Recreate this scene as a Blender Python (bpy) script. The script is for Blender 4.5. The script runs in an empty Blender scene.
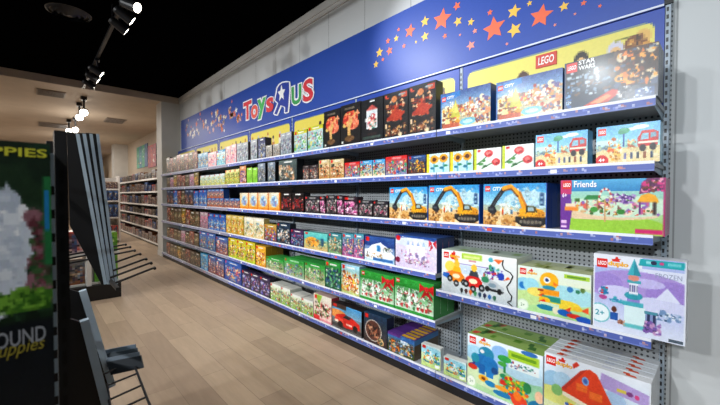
import bpy, math, random
import numpy as np
from mathutils import Vector
PI = math.pi
SC = bpy.context.scene
COL = SC.collection

# ------------------------------------------------------------------ camera model (used to read sizes off the photograph)
F, VX, HZ, H = 347., 32.7, 194.9, 1.40
YAW = math.atan((VX-360)/F); PITCH = math.atan((HZ-202.5)/F)
def ray(u, v):
    x = (u-360)/F; y = -(v-202.5)/F
    c, s = math.cos(PITCH), math.sin(PITCH)
    up = y*c+s; fw = -y*s+c
    th = math.atan2(x, fw)-YAW; r = math.hypot(x, fw)
    return r*math.sin(th), r*math.cos(th), up
def atX(u, v, X):
    d = ray(u, v); t = X/d[0]; return d[1]*t, H+d[2]*t
def atY(u, v, Y):
    d = ray(u, v); t = Y/d[1]; return d[0]*t, H+d[2]*t

# ------------------------------------------------------------------ colours and materials
def hexc(c):
    if isinstance(c, str):
        c = c.lstrip('#'); c = c if len(c) == 6 else ''.join(a+a for a in c); c = tuple(int(c[i:i+2], 16)/255 for i in (0, 2, 4))
    return c
def lin(c):
    c = np.asarray(hexc(c), dtype=float)
    return np.where(c <= .04045, c/12.92, ((c+.055)/1.055)**2.4)
MATS = {}
def newmat(name):
    m = bpy.data.materials.new(name); m.use_nodes = True
    nt = m.node_tree; b = nt.nodes['Principled BSDF']
    MATS[name] = m
    return m, nt, b
def colmat(name, rough, metal=0., spec=.5, coat=0., noise=.06, nscale=40.):
    """surface whose own colour is stored on the faces, with a little procedural unevenness"""
    m, nt, b = newmat(name)
    a = nt.nodes.new('ShaderNodeAttribute'); a.attribute_name = 'print'
    tc = nt.nodes.new('ShaderNodeTexCoord')
    n = nt.nodes.new('ShaderNodeTexNoise'); n.inputs['Scale'].default_value = nscale
    nt.links.new(tc.outputs['Object'], n.inputs['Vector'])
    mr = nt.nodes.new('ShaderNodeMapRange'); mr.inputs['To Min'].default_value = 1-noise; mr.inputs['To Max'].default_value = 1+noise
    nt.links.new(n.outputs['Fac'], mr.inputs['Value'])
    mx = nt.nodes.new('ShaderNodeVectorMath'); mx.operation = 'SCALE'
    nt.links.new(a.outputs['Color'], mx.inputs[0]); nt.links.new(mr.outputs['Result'], mx.inputs['Scale'])
    nt.links.new(mx.outputs['Vector'], b.inputs['Base Color'])
    b.inputs['Roughness'].default_value = rough; b.inputs['Metallic'].default_value = metal
    b.inputs['Specular IOR Level'].default_value = spec; b.inputs['Coat Weight'].default_value = coat
    b.inputs['Coat Roughness'].default_value = .16
    return m
CARD = colmat('printed_card', .34, spec=.4, coat=.17)
VINYL = colmat('printed_vinyl', .42, spec=.45)
PAINT = colmat('painted_metal', .42, spec=.45)
STEEL = colmat('grey_steel', .35, metal=.6)
BLACKM = colmat('black_metal', .45, spec=.4)
PLAST = colmat('plastic', .3)
def emat(name, col, st):
    m, nt, b = newmat(name)
    b.inputs['Base Color'].default_value = (*lin(col), 1)
    b.inputs['Emission Color'].default_value = (*lin(col), 1); b.inputs['Emission Strength'].default_value = st
    return m
LAMP = emat('lit_lamp', '#fff4e2', 40)

def plain(name, col, rough=.6, var=.06, scale=3., bump=0.):
    m, nt, b = newmat(name)
    tc = nt.nodes.new('ShaderNodeTexCoord')
    n = nt.nodes.new('ShaderNodeTexNoise'); n.inputs['Scale'].default_value = scale; n.inputs['Detail'].default_value = 5
    nt.links.new(tc.outputs['Object'], n.inputs['Vector'])
    r = nt.nodes.new('ShaderNodeValToRGB'); c = lin(col)
    r.color_ramp.elements[0].position = .3; r.color_ramp.elements[1].position = .7
    r.color_ramp.elements[0].color = (*(c*(1-var)), 1); r.color_ramp.elements[1].color = (*np.clip(c*(1+var), 0, 1), 1)
    nt.links.new(n.outputs['Fac'], r.inputs['Fac']); nt.links.new(r.outputs['Color'], b.inputs['Base Color'])
    b.inputs['Roughness'].default_value = rough
    return m
def m_floor():
    m, nt, b = newmat('wood_plank_floor')
    tc = nt.nodes.new('ShaderNodeTexCoord')
    mp = nt.nodes.new('ShaderNodeMapping'); mp.inputs['Rotation'].default_value = (0, 0, PI/2)
    nt.links.new(tc.outputs['Object'], mp.inputs['Vector'])
    br = nt.nodes.new('ShaderNodeTexBrick')
    br.inputs['Scale'].default_value = 1; br.inputs['Brick Width'].default_value = .92; br.inputs['Row Height'].default_value = .185
    br.inputs['Mortar Size'].default_value = .0018; br.inputs['Mortar Smooth'].default_value = .3; br.offset = .37; br.offset_frequency = 2
    br.inputs['Color1'].default_value = (*lin('#a38d77'), 1); br.inputs['Color2'].default_value = (*lin('#bea78d'), 1)
    br.inputs['Mortar'].default_value = (*lin('#8a7763'), 1)
    nt.links.new(mp.outputs['Vector'], br.inputs['Vector'])
    ms = nt.nodes.new('ShaderNodeMapping'); ms.inputs['Scale'].default_value = (9, 1.1, 1)
    nt.links.new(tc.outputs['Object'], ms.inputs['Vector'])
    n = nt.nodes.new('ShaderNodeTexNoise'); n.inputs['Scale'].default_value = 2.2; n.inputs['Detail'].default_value = 8; n.inputs['Roughness'].default_value = .65
    nt.links.new(ms.outputs['Vector'], n.inputs['Vector'])
    mr = nt.nodes.new('ShaderNodeMapRange'); mr.inputs['To Min'].default_value = .74; mr.inputs['To Max'].default_value = 1.22
    nt.links.new(n.outputs['Fac'], mr.inputs['Value'])
    sc = nt.nodes.new('ShaderNodeVectorMath'); sc.operation = 'SCALE'
    nt.links.new(br.outputs['Color'], sc.inputs[0]); nt.links.new(mr.outputs['Result'], sc.inputs['Scale'])
    nt.links.new(sc.outputs['Vector'], b.inputs['Base Color'])
    b.inputs['Roughness'].default_value = .42; b.inputs['Specular IOR Level'].default_value = .4
    return m
def m_wall(name, col, pitch):
    """painted wall boards with thin vertical joints"""
    m, nt, b = newmat(name)
    tc = nt.nodes.new('ShaderNodeTexCoord'); sp = nt.nodes.new('ShaderNodeSeparateXYZ')
    nt.links.new(tc.outputs['Object'], sp.inputs[0])
    md = nt.nodes.new('ShaderNodeMath'); md.operation = 'PINGPONG'; md.inputs[1].default_value = pitch/2
    ad = nt.nodes.new('ShaderNodeMath'); ad.operation = 'ADD'; ad.inputs[1].default_value = 10.0
    nt.links.new(sp.outputs['Y'], ad.inputs[0]); nt.links.new(ad.outputs[0], md.inputs[0])
    gt = nt.nodes.new('ShaderNodeMath'); gt.operation = 'GREATER_THAN'; gt.inputs[1].default_value = .004
    nt.links.new(md.outputs[0], gt.inputs[0])
    n = nt.nodes.new('ShaderNodeTexNoise'); n.inputs['Scale'].default_value = 1.7
    nt.links.new(tc.outputs['Object'], n.inputs['Vector'])
    r = nt.nodes.new('ShaderNodeValToRGB'); c = lin(col)
    r.color_ramp.elements[0].color = (*(c*.94), 1); r.color_ramp.elements[1].color = (*np.clip(c*1.05, 0, 1), 1)
    nt.links.new(n.outputs['Fac'], r.inputs['Fac'])
    mx = nt.nodes.new('ShaderNodeMix'); mx.data_type = 'RGBA'
    mx.inputs['A'].default_value = (*(c*.55), 1)
    nt.links.new(gt.outputs[0], mx.inputs['Factor']); nt.links.new(r.outputs['Color'], mx.inputs['B'])
    nt.links.new(mx.outputs['Result'], b.inputs['Base Color']); b.inputs['Roughness'].default_value = .6
    return m
def m_peg():
    """grey pegboard: rows of round holes 25 mm apart"""
    m, nt, b = newmat('grey_pegboard')
    tc = nt.nodes.new('ShaderNodeTexCoord'); sp = nt.nodes.new('ShaderNodeSeparateXYZ')
    nt.links.new(tc.outputs['Object'], sp.inputs[0])
    sq = []
    for ax in ('Y', 'Z'):
        ad = nt.nodes.new('ShaderNodeMath'); ad.operation = 'ADD'; ad.inputs[1].default_value = 20
        md = nt.nodes.new('ShaderNodeMath'); md.operation = 'MODULO'; md.inputs[1].default_value = .026
        sb = nt.nodes.new('ShaderNodeMath'); sb.operation = 'SUBTRACT'; sb.inputs[1].default_value = .013
        pw = nt.nodes.new('ShaderNodeMath'); pw.operation = 'MULTIPLY'
        nt.links.new(sp.outputs[ax], ad.inputs[0]); nt.links.new(ad.outputs[0], md.inputs[0]); nt.links.new(md.outputs[0], sb.inputs[0])
        nt.links.new(sb.outputs[0], pw.inputs[0]); nt.links.new(sb.outputs[0], pw.inputs[1]); sq.append(pw)
    s = nt.nodes.new('ShaderNodeMath'); s.operation = 'ADD'
    nt.links.new(sq[0].outputs[0], s.inputs[0]); nt.links.new(sq[1].outputs[0], s.inputs[1])
    lt = nt.nodes.new('ShaderNodeMath'); lt.operation = 'LESS_THAN'; lt.inputs[1].default_value = .0062**2
    nt.links.new(s.outputs[0], lt.inputs[0])
    mx = nt.nodes.new('ShaderNodeMix'); mx.data_type = 'RGBA'
    mx.inputs['A'].default_value = (*lin('#a6abae'), 1); mx.inputs['B'].default_value = (*lin('#2b2d31'), 1)
    nt.links.new(lt.outputs[0], mx.inputs['Factor']); nt.links.new(mx.outputs['Result'], b.inputs['Base Color'])
    b.inputs['Roughness'].default_value = .45
    return m
FLOOR = m_floor()
WALLM = m_wall('wall_boards', '#cfd1d1', .6)
BLACKC = plain('black_ceiling_paint', '#050506', .95)
BLACKC.node_tree.nodes['Principled BSDF'].inputs['Specular IOR Level'].default_value = 0.0
CREAM = plain('cream_paint', '#b9aa98', .7)
WHITEP = plain('white_paint', '#c9c7c2', .6)
DARKW = plain('dark_wall_paint', '#55524e', .8)
PEG = m_peg()

# ------------------------------------------------------------------ mesh collector
class MB:
    def __init__(s): s.v = []; s.f = []; s.c = []
    def poly(s, pts, col):
        i = len(s.v); s.v += [tuple(p) for p in pts]; s.f.append(tuple(range(i, i+len(pts)))); s.c.append(tuple(lin(col)))
        return s
    def box(s, x0, x1, y0, y1, z0, z1, col, faces=None):
        i = len(s.v)
        s.v += [(x0,y0,z0),(x1,y0,z0),(x1,y1,z0),(x0,y1,z0),(x0,y0,z1),(x1,y0,z1),(x1,y1,z1),(x0,y1,z1)]
        q = {'b':(0,3,2,1),'t':(4,5,6,7),'y0':(0,1,5,4),'x1':(1,2,6,5),'y1':(2,3,7,6),'x0':(3,0,4,7)}
        for k, a in q.items():
            s.f.append(tuple(i+j for j in a)); s.c.append(tuple(lin((faces or {}).get(k, col))))
        return s
    def cyl(s, p0, p1, r0, r1=None, n=12, col='#222222', cap=True):
        r1 = r0 if r1 is None else r1
        p0 = Vector(p0); p1 = Vector(p1); d = (p1-p0).normalized()
        a = d.orthogonal().normalized(); b = d.cross(a); i = len(s.v); c = tuple(lin(col))
        for k in range(n):
            t = 2*PI*k/n; w = a*math.cos(t)+b*math.sin(t)
            s.v.append(tuple(p0+w*r0)); s.v.append(tuple(p1+w*r1))
        for k in range(n):
            j = (k+1) % n
            s.f.append((i+2*k, i+2*j, i+2*j+1, i+2*k+1)); s.c.append(c)
        if cap:
            s.f.append(tuple(i+2*k for k in reversed(range(n)))); s.c.append(c)
            s.f.append(tuple(i+2*k+1 for k in range(n))); s.c.append(c)
        return s
    def path(s, pts, r, n=8, col='#222222'):
        for a, b in zip(pts, pts[1:]): s.cyl(a, b, r, r, n, col)
        return s
    def prism(s, pts, off, col, edge=None):
        """flat outline pts extruded by vector off"""
        off = Vector(off); q = [Vector(p)+off for p in pts]
        s.poly(pts, col); s.poly(list(reversed(q)), col)
        n = len(pts)
        for k in range(n):
            j = (k+1) % n
            s.poly([pts[j], pts[k], q[k], q[j]], (edge or {}).get(k, col))
        return s
    def grid(s, o, ux, uy, img):
        """img[row from bottom][col] coloured quads over the rectangle o + a*ux + b*uy"""
        hh, ww = img.shape[:2]; i = len(s.v); o = np.array(o, float); ux = np.array(ux, float); uy = np.array(uy, float)
        a = np.linspace(0, 1, ww+1); b = np.linspace(0, 1, hh+1)
        P = o+a[None, :, None]*ux+b[:, None, None]*uy
        s.v += [tuple(p) for p in P.reshape(-1, 3)]
        L = lin(img)
        for r in range(hh):
            for c in range(ww):
                k = i+r*(ww+1)+c
                s.f.append((k, k+1, k+ww+2, k+ww+1)); s.c.append(tuple(L[r, c]))
        return s
    def tris2(s, tv, o, ux, uy, col):
        vs, fs = tv; i = len(s.v); o = Vector(o); ux = Vector(ux); uy = Vector(uy); c = tuple(lin(col))
        s.v += [tuple(o+ux*x+uy*y) for x, y in vs]
        for f in fs: s.f.append(tuple(i+k for k in f)); s.c.append(c)
        return s
    def mesh(s, name, mat, smooth=False):
        me = bpy.data.meshes.new(name); me.from_pydata(s.v, [], s.f)
        at = me.color_attributes.new('print', 'FLOAT_COLOR', 'CORNER')
        ln = np.array([len(f) for f in s.f]); c = np.repeat(np.array(s.c), ln, axis=0)
        at.data.foreach_set('color', np.hstack([c, np.ones((len(c), 1))]).astype(np.float32).ravel())
        me.materials.append(mat); me.update()
        if smooth: me.polygons.foreach_set('use_smooth', [True]*len(me.polygons))
        return me
    def build(s, name, mat, parent=None, loc=None, smooth=False):
        o = bpy.data.objects.new(name, s.mesh(name, mat, smooth)); COL.objects.link(o)
        if parent: o.parent = parent
        if loc is not None: o.location = loc
        return o

def tag(o, label=None, cat=None, group=None, kind=None):
    if label: o['label'] = label
    if cat: o['category'] = cat
    if group: o['group'] = group
    if kind: o['kind'] = kind
    return o
def empty(name, loc, label, cat, group=None, rz=0):
    o = bpy.data.objects.new(name, None); COL.objects.link(o); o.location = loc; o.rotation_euler = (0, 0, rz); o.empty_display_size = .1
    return tag(o, label, cat, group)
def struct(name, mb, mat, kind='structure'):
    o = mb.build(name, mat); o['kind'] = kind; return o
def copy_tree(o, parent=None):
    c = o.copy(); COL.objects.link(c)
    if parent: c.parent = parent
    for ch in list(o.children): copy_tree(ch, c)
    return c

# ------------------------------------------------------------------ lettering
_tc = {}
def text(s, bold=0., shear=0., inner=False):
    """letters as flat faces, scaled to the unit square"""
    k = (s, bold, shear)
    if k in _tc: return _tc[k]
    cu = bpy.data.curves.new('letters', 'FONT'); cu.body = s; cu.offset = bold; cu.shear = shear; cu.resolution_u = 3
    cu.fill_mode = 'FRONT'
    ob = bpy.data.objects.new('letters', cu); COL.objects.link(ob)
    dg = bpy.context.evaluated_depsgraph_get(); dg.update()
    me = ob.evaluated_get(dg).to_mesh()
    vs = np.array([tuple(v.co)[:2] for v in me.vertices]); fs = [tuple(p.vertices) for p in me.polygons]
    fs = [f if sum(vs[f[i]][0]*vs[f[(i+1) % len(f)]][1]-vs[f[(i+1) % len(f)]][0]*vs[f[i]][1] for i in range(len(f))) > 0 else tuple(reversed(f)) for f in fs]
    ob.evaluated_get(dg).to_mesh_clear()
    bpy.data.objects.remove(ob); bpy.data.curves.remove(cu)
    lo = vs.min(0); hi = vs.max(0)
    _tc[k] = (((vs-lo)/(hi-lo)).tolist(), fs); return _tc[k]
STAR = ([(math.sin(2*PI*i/10)*(1 if i % 2 == 0 else .47), math.cos(2*PI*i/10)*(1 if i % 2 == 0 else .47)) for i in range(10)], [tuple(reversed(range(10)))])

# ------------------------------------------------------------------ painter for printed fronts
class P:
    noise = .38
    def __init__(s, W, Hh, asp=1.):
        s.W, s.H, s.a = W, Hh, asp
        s.X, s.Y = np.meshgrid((np.arange(2*W)+.5)/(2*W), (np.arange(2*Hh)+.5)/(2*Hh)); s.C = np.ones((2*Hh, 2*W, 3))*.9
    def put(s, m, c): s.C[m] = hexc(c); return s
    def bg(s, bot, top, y0=0, y1=1, x0=0, x1=1):
        m = (s.Y >= y0) & (s.Y <= y1) & (s.X >= x0) & (s.X <= x1); t = np.clip((s.Y-y0)/(y1-y0), 0, 1)[..., None]
        g = (1-t)*np.array(hexc(bot))+t*np.array(hexc(top)); s.C[m] = g[m]; return s
    def r(s, x0, y0, x1, y1, c): return s.put((s.X >= x0) & (s.X <= x1) & (s.Y >= y0) & (s.Y <= y1), c)
    def e(s, cx, cy, rx, ry, c): return s.put(((s.X-cx)/rx)**2+((s.Y-cy)/ry)**2 <= 1, c)
    def p(s, pts, c):
        ins = np.zeros(s.X.shape, bool); n = len(pts)
        for i in range(n):
            (xa, ya), (xb, yb) = pts[i], pts[(i+1) % n]
            if ya == yb: continue
            ins ^= ((ya > s.Y) != (yb > s.Y)) & (s.X < (xb-xa)*(s.Y-ya)/(yb-ya)+xa)
        return s.put(ins, c)
    def l(s, pts, w, c):
        for (xa, ya), (xb, yb) in zip(pts, pts[1:]):
            dx, dy = (xb-xa)*s.a, yb-ya; q = dx*dx+dy*dy+1e-9
            t = np.clip(((s.X-xa)*s.a*dx+(s.Y-ya)*dy)/q, 0, 1)
            s.put(((s.X-xa)*s.a-t*dx)**2+((s.Y-ya)-t*dy)**2 <= w*w, c)
        return s
    def blobs(s, x0, y0, x1, y1, n, pal, s0, s1, seed):
        R = random.Random(seed)
        for i in range(int(n*2.2)):
            q = 1. if i < n*.6 else .5
            cx, cy = R.uniform(x0, x1), R.uniform(y0, y1); a, b = q*R.uniform(s0, s1)/s.a, q*R.uniform(s0, s1); c = R.choice(pal)
            k = R.random()
            if k < .4: s.e(cx, cy, a, b, c)
            elif k < .7: s.r(cx-a, cy-b*.7, cx+a, cy+b*.7, c)
            else: s.p([(cx-a, cy-b), (cx+a, cy-b*R.random()), (cx+a*R.uniform(-1, 1), cy+b)], c)
        return s
    def out(s):
        c = s.C.reshape(s.H, 2, s.W, 2, 3).mean(axis=(1, 3))
        g = c.mean(axis=2, keepdims=True); rg = np.random.RandomState(s.W*131+s.H*7+int(s.C[::7, ::5].sum()*10) % 9973)
        # busy printed detail: fine speckle and small patches of ink
        k = 3; n1 = np.kron(rg.normal(0, 1, (s.H//k+1, s.W//k+1)), np.ones((k, k)))[:s.H, :s.W, None]
        n2 = rg.normal(0, 1, (s.H, s.W, 1)); n3 = rg.normal(0, 1, (s.H, s.W, 3))
        amt = s.noise*(.4 if s.W >= 80 else 1)*(1-np.clip((g-.84)/.12, 0, .8))
        c = g+(c-g)*1.02+amt*(.055*n1+.065*n2+.035*n3)
        return np.clip(c, 0, 1)**1.22

def generic(bot, top, pal, seed, n=26, band=None, frame=None, ground=None, logo=True, s0=.03, s1=.11):
    def fn(p):
        p.bg(bot, top)
        if ground: p.e(.5, .1, .8, .28, ground)
        p.blobs(.06, .12, .94, .74, int(n*1.2), pal, s0, s1, seed)
        p.blobs(.06, .08, .94, .72, int(n*1.2), pal+['#1e1c22', '#f2efe8'], s0*.6, s1*.45, seed+77)
        if band: p.r(0, .84, 1, 1, band)
        if logo: p.r(.05, .84, .05+.13/p.a, .97, '#d8201c')
        p.r(.3, .88, .75, .93, '#f2f2ee')
        if frame: p.r(0, 0, .03/p.a, 1, frame).r(1-.03/p.a, 0, 1, 1, frame).r(0, 0, 1, .03, frame)
        return p
    return fn

# ---- the pictures printed on the large nearby boxes
def a_starwars(p):
    p.bg('#27425e', '#17161c').bg('#3d2a22', '#5b3a28', .45, 1, .5, 1)
    p.blobs(.05, .25, .6, .75, 40, ['#5e7387', '#8fa2b4', '#3c4a5a', '#c2cbd2', '#765a48'], .03, .09, 3)
    p.blobs(.6, .3, .98, .98, 60, ['#e08a2a', '#f0b048', '#4c2a20', '#7d3f22', '#d9c8a8', '#2a1c1c', '#5f6c86'], .02, .1, 4)
    p.p([(.22, .02), (.55, .28), (.66, .22), (.5, .03)], '#c8452a').p([(.3, .06), (.5, .2), (.55, .15), (.42, .04)], '#e0a070')
    p.blobs(.6, .05, .8, .28, 20, ['#2c2f38', '#58606c', '#d8d8d4'], .02, .07, 5)
    p.r(.78, .03, .97, .2, '#27588c').blobs(.79, .05, .96, .19, 14, ['#cfd8e4', '#7e9cc0', '#16355c'], .015, .03, 6)
    p.blobs(.02, .03, .1, .5, 12, ['#2c6aa8', '#8ab4d8'], .02, .04, 7)
    p.r(0, .9, .56, 1, '#19181d').r(0, 0, .018, 1, '#1b3f74')
    return p
def a_advent(p):
    p.bg('#f0d9a0', '#5d7fae').bg('#93b6d6', '#3d5f9c', .62, 1)
    p.p([(0, .72), (.42, .86), (.42, 1), (0, .93)], '#2389cf')
    p.blobs(.04, .1, .5, .6, 40, ['#f2c83c', '#e8a030', '#d85a38', '#f6e2a6', '#8a5230', '#fff2cc'], .03, .1, 12)
    p.p([(.22, .3), (.42, .3), (.32, .78)], '#c9c23a').p([(.25, .42), (.39, .42), (.32, .7)], '#e6da6a')
    p.blobs(.52, .1, .98, .72, 46, ['#f3e6c8', '#e79a68', '#b85038', '#f7f2e6', '#cfa268', '#7a6a9c'], .03, .11, 13)
    p.e(.57, .13, .16, .1, '#7cc3d8').e(.57, .13, .1, .05, '#c9ebf2').r(.05, 0, .4, .14, '#c96a4a')
    p.blobs(.72, .02, .98, .2, 20, ['#8a4a38', '#efe0c8', '#c97a4a', '#5b7fa8'], .02, .06, 15)
    p.r(0, 0, .02, 1, '#1f6fb8')
    return p
def a_excavator(p):
    p.bg('#e0bf88', '#7cc4e2').bg('#b8dce8', '#2f98d4', .5, 1).bg('#cf9c58', '#e4bd80', 0, .36)
    p.e(.75, .62, .4, .2, '#c4dfe8').blobs(.5, .36, .95, .9, 14, ['#a9d6e6', '#c9e4ec', '#8fc2d8', '#9ab8c8'], .04, .12, 21)
    p.blobs(.28, .3, .6, .6, 16, ['#e6ece8', '#d8dcd0', '#b9d8dc', '#e8e4d8'], .04, .1, 22)
    p.blobs(.02, .02, .98, .32, 40, ['#b8803c', '#e7c795', '#9a6a34', '#efd9b0', '#8a6038'], .03, .08, 23)
    p.l([(.14, .42), (.22, .62), (.35, .88)], .05, '#24262c').l([(.18, .5), (.3, .78)], .018, '#4a5058')
    p.l([(.35, .89), (.46, .93), (.6, .74), (.68, .42)], .055, '#f0a81c').l([(.36, .84), (.47, .88), (.57, .7)], .02, '#8a5a10').l([(.6, .8), (.7, .5)], .022, '#c97f14')
    p.p([(.08, .46), (.2, .46), (.24, .34), (.17, .26), (.08, .34)], '#2c2f36').p([(.1, .42), (.17, .42), (.18, .36), (.11, .36)], '#565c64')
    p.p([(.6, .42), (.72, .5), (.95, .4), (.98, .24), (.6, .2)], '#f2b01e').p([(.7, .5), (.84, .48), (.86, .34), (.7, .34)], '#5a4a22').p([(.73, .47), (.81, .46), (.82, .38), (.73, .38)], '#a8c0c4')
    p.p([(.86, .42), (.97, .36), (.97, .26), (.86, .28)], '#d0901a').p([(.54, .24), (.98, .26), (.99, .1), (.9, .02), (.64, .02), (.54, .12)], '#2a2828')
    p.e(.76, .13, .16, .06, '#5c5650')
    for k in range(6): p.e(.62+k*.058, .13, .022, .035, '#8a8276')
    p.r(.58, .24, .97, .27, '#d8981c').blobs(.62, .2, .95, .4, 12, ['#3a352c', '#f5c648', '#55504a'], .012, .03, 24)
    p.r(.32, .28, .35, .4, '#d8602c').e(.335, .42, .016, .03, '#f0d080').r(.46, .3, .49, .4, '#4a7aa0').e(.475, .42, .014, .03, '#e8c890')
    p.r(.9, .5, .96, .78, '#3b5f86').r(.91, .55, .95, .6, '#8fb0cc').r(.91, .66, .95, .71, '#8fb0cc').r(.985, 0, 1, 1, '#1c55a8')
    return p
def a_rose(p):
    p.bg('#f1f2ee', '#eef0ee').r(0, 0, .1, 1, '#cbd83a')
    p.l([(.12, .3), (.4, .55), (.52, .7)], .025, '#3c7a3c').l([(.3, .1), (.6, .28), (.78, .36)], .025, '#3c7a3c')
    p.e(.26, .3, .1, .06, '#4b9048').e(.42, .2, .09, .05, '#2f6d38').e(.36, .45, .08, .06, '#5fa058')
    p.e(.55, .76, .16, .16, '#e04a4e').e(.53, .78, .09, .09, '#f08a86').e(.6, .7, .07, .05, '#b82a34')
    p.e(.82, .36, .15, .16, '#d8383f').e(.8, .38, .08, .09, '#f07a78').e(.86, .3, .06, .05, '#a82430')
    p.r(.12, .86, .24, .97, '#d8201c')
    return p
def a_sunflower(p):
    p.bg('#bfe4ea', '#d8eef0').r(0, 0, .12, 1, '#f0d838').r(.12, 0, 1, .04, '#e8e6c8')
    for cx, cy in ((.34, .7), (.75, .74)):
        p.l([(cx, .05), (cx, cy)], .028, '#3f9ab4').e(cx-.09, .26, .09, .06, '#2f86a0').e(cx+.09, .36, .09, .06, '#3c8f6c')
        for k in range(10): p.e(cx+.14*math.cos(k*.628), cy+.15*math.sin(k*.628), .06, .07, '#f2b220')
        p.e(cx, cy, .1, .11, '#6a3a1c')
    return p
def a_firetruck(p):
    p.bg('#d2e6c8', '#8fd0ec').bg('#a8dcf0', '#5db4e4', .55, 1).bg('#f0dcae', '#e8d8a8', 0, .4)
    p.e(.15, .55, .2, .08, '#cfe8f0').e(.72, .9, .12, .05, '#f2f8fa').e(.55, .86, .1, .04, '#e6f2f6')
    p.blobs(.02, .36, .28, .5, 10, ['#8fa8b8', '#6f8ca0', '#b8c6a8'], .03, .06, 31)
    p.r(.44, .42, .47, .8, '#3a6aa8').e(.46, .84, .09, .08, '#4fae8a').e(.42, .8, .06, .05, '#3c9c78')
    p.blobs(.22, .3, .4, .66, 18, ['#f0b43c', '#e8603c', '#f2d87a', '#c8763c', '#f6f2e2'], .03, .07, 32)
    p.blobs(.5, .36, .64, .6, 12, ['#e8a868', '#8ac0a8', '#f2e4b8', '#c86a4a'], .03, .06, 33)
    p.p([(.68, .38), (.97, .42), (.98, .74), (.9, .8), (.74, .8), (.67, .62)], '#d23430').p([(.71, .56), (.83, .58), (.83, .72), (.74, .72)], '#9cc8d8')
    p.p([(.86, .6), (.95, .62), (.94, .74), (.86, .72)], '#7fa8bc').e(.75, .36, .05, .09, '#26262a').e(.9, .38, .05, .09, '#26262a').r(.68, .48, .97, .52, '#f2e8d8')
    p.blobs(.2, .08, .98, .3, 8, ['#f4e6c4'], .04, .08, 34)
    for k, c in enumerate(['#8a8ab8', '#5a6a88', '#3a4858', '#a06848', '#34506a']): p.r(.46+k*.1, .1, .5+k*.1, .26, c)
    p.blobs(.24, .1, .4, .3, 14, ['#e8a23c', '#f0c86a', '#b87a3a'], .02, .05, 35)
    p.e(.1, .08, .11, .16, '#d8262a').r(0, .84, .001, .85, '#ffffff')
    return p
def a_friends(p):
    p.bg('#bcd870', '#9fd4e8').bg('#2f8fc4', '#5fb4dc', .78, 1)
    p.e(.5, .16, .5, .18, '#a6d04c').e(.35, .34, .6, .1, '#e8d0b0').e(.6, .5, .5, .2, '#cfe6d0')
    p.blobs(.12, .35, .95, .62, 50, ['#d8b48a', '#7a4a34', '#f0e0c8', '#c86a9c', '#4a7a3a', '#e8c04a', '#9a70b8', '#e07060'], .02, .07, 41)
    p.p([(.25, .62), (.44, .62), (.4, .7), (.29, .7)], '#2f8f4c').r(.28, .42, .295, .62, '#b87a58').r(.39, .42, .405, .62, '#b87a58')
    p.p([(.76, .58), (.95, .58), (.92, .7), (.86, .74), (.8, .7)], '#f2b428').r(.78, .36, .8, .58, '#7a4a8a').r(.9, .36, .93, .58, '#4a3a3a')
    p.blobs(.5, .56, .74, .72, 24, ['#7a4aa0', '#b890d0', '#e8d8f0', '#5a3a80'], .02, .05, 42)
    for k in range(12):
        t = PI*k/11; p.e(.47+.06*math.cos(t), .62+.2*math.sin(t), .012, .025, '#f4ece0' if k % 2 else '#c85a5a')
    p.r(.46, .2, .475, .62, '#d8a878').e(.62, .4, .04, .05, '#3c8f3c').e(.36, .43, .04, .05, '#4c9f40')
    p.p([(0, 0), (.1, 0), (.13, .4), (.11, .78), (0, .78)], '#7a3aa0').p([(0, .72), (.12, .72), (.12, 1), (0, 1)], '#c8307a')
    p.r(.05, .4, .19, .47, '#f0963a').r(.06, .47, .16, .54, '#f2d8c0')
    p.p([(.78, .72), (1, .8), (1, 1), (.85, 1), (.8, .92)], '#7a2a6c').blobs(.82, .78, .98, .98, 26, ['#d83a8c', '#5a2a50', '#e8a0b8', '#8a4a3a'], .02, .05, 43)
    p.r(.75, .03, .98, .1, '#d8307c').r(.985, 0, 1, 1, '#b8287a')
    p.r(.01, .06, .07, .1, '#e8c8e8').r(.01, .14, .07, .2, '#e8c8e8')
    return p
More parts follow.
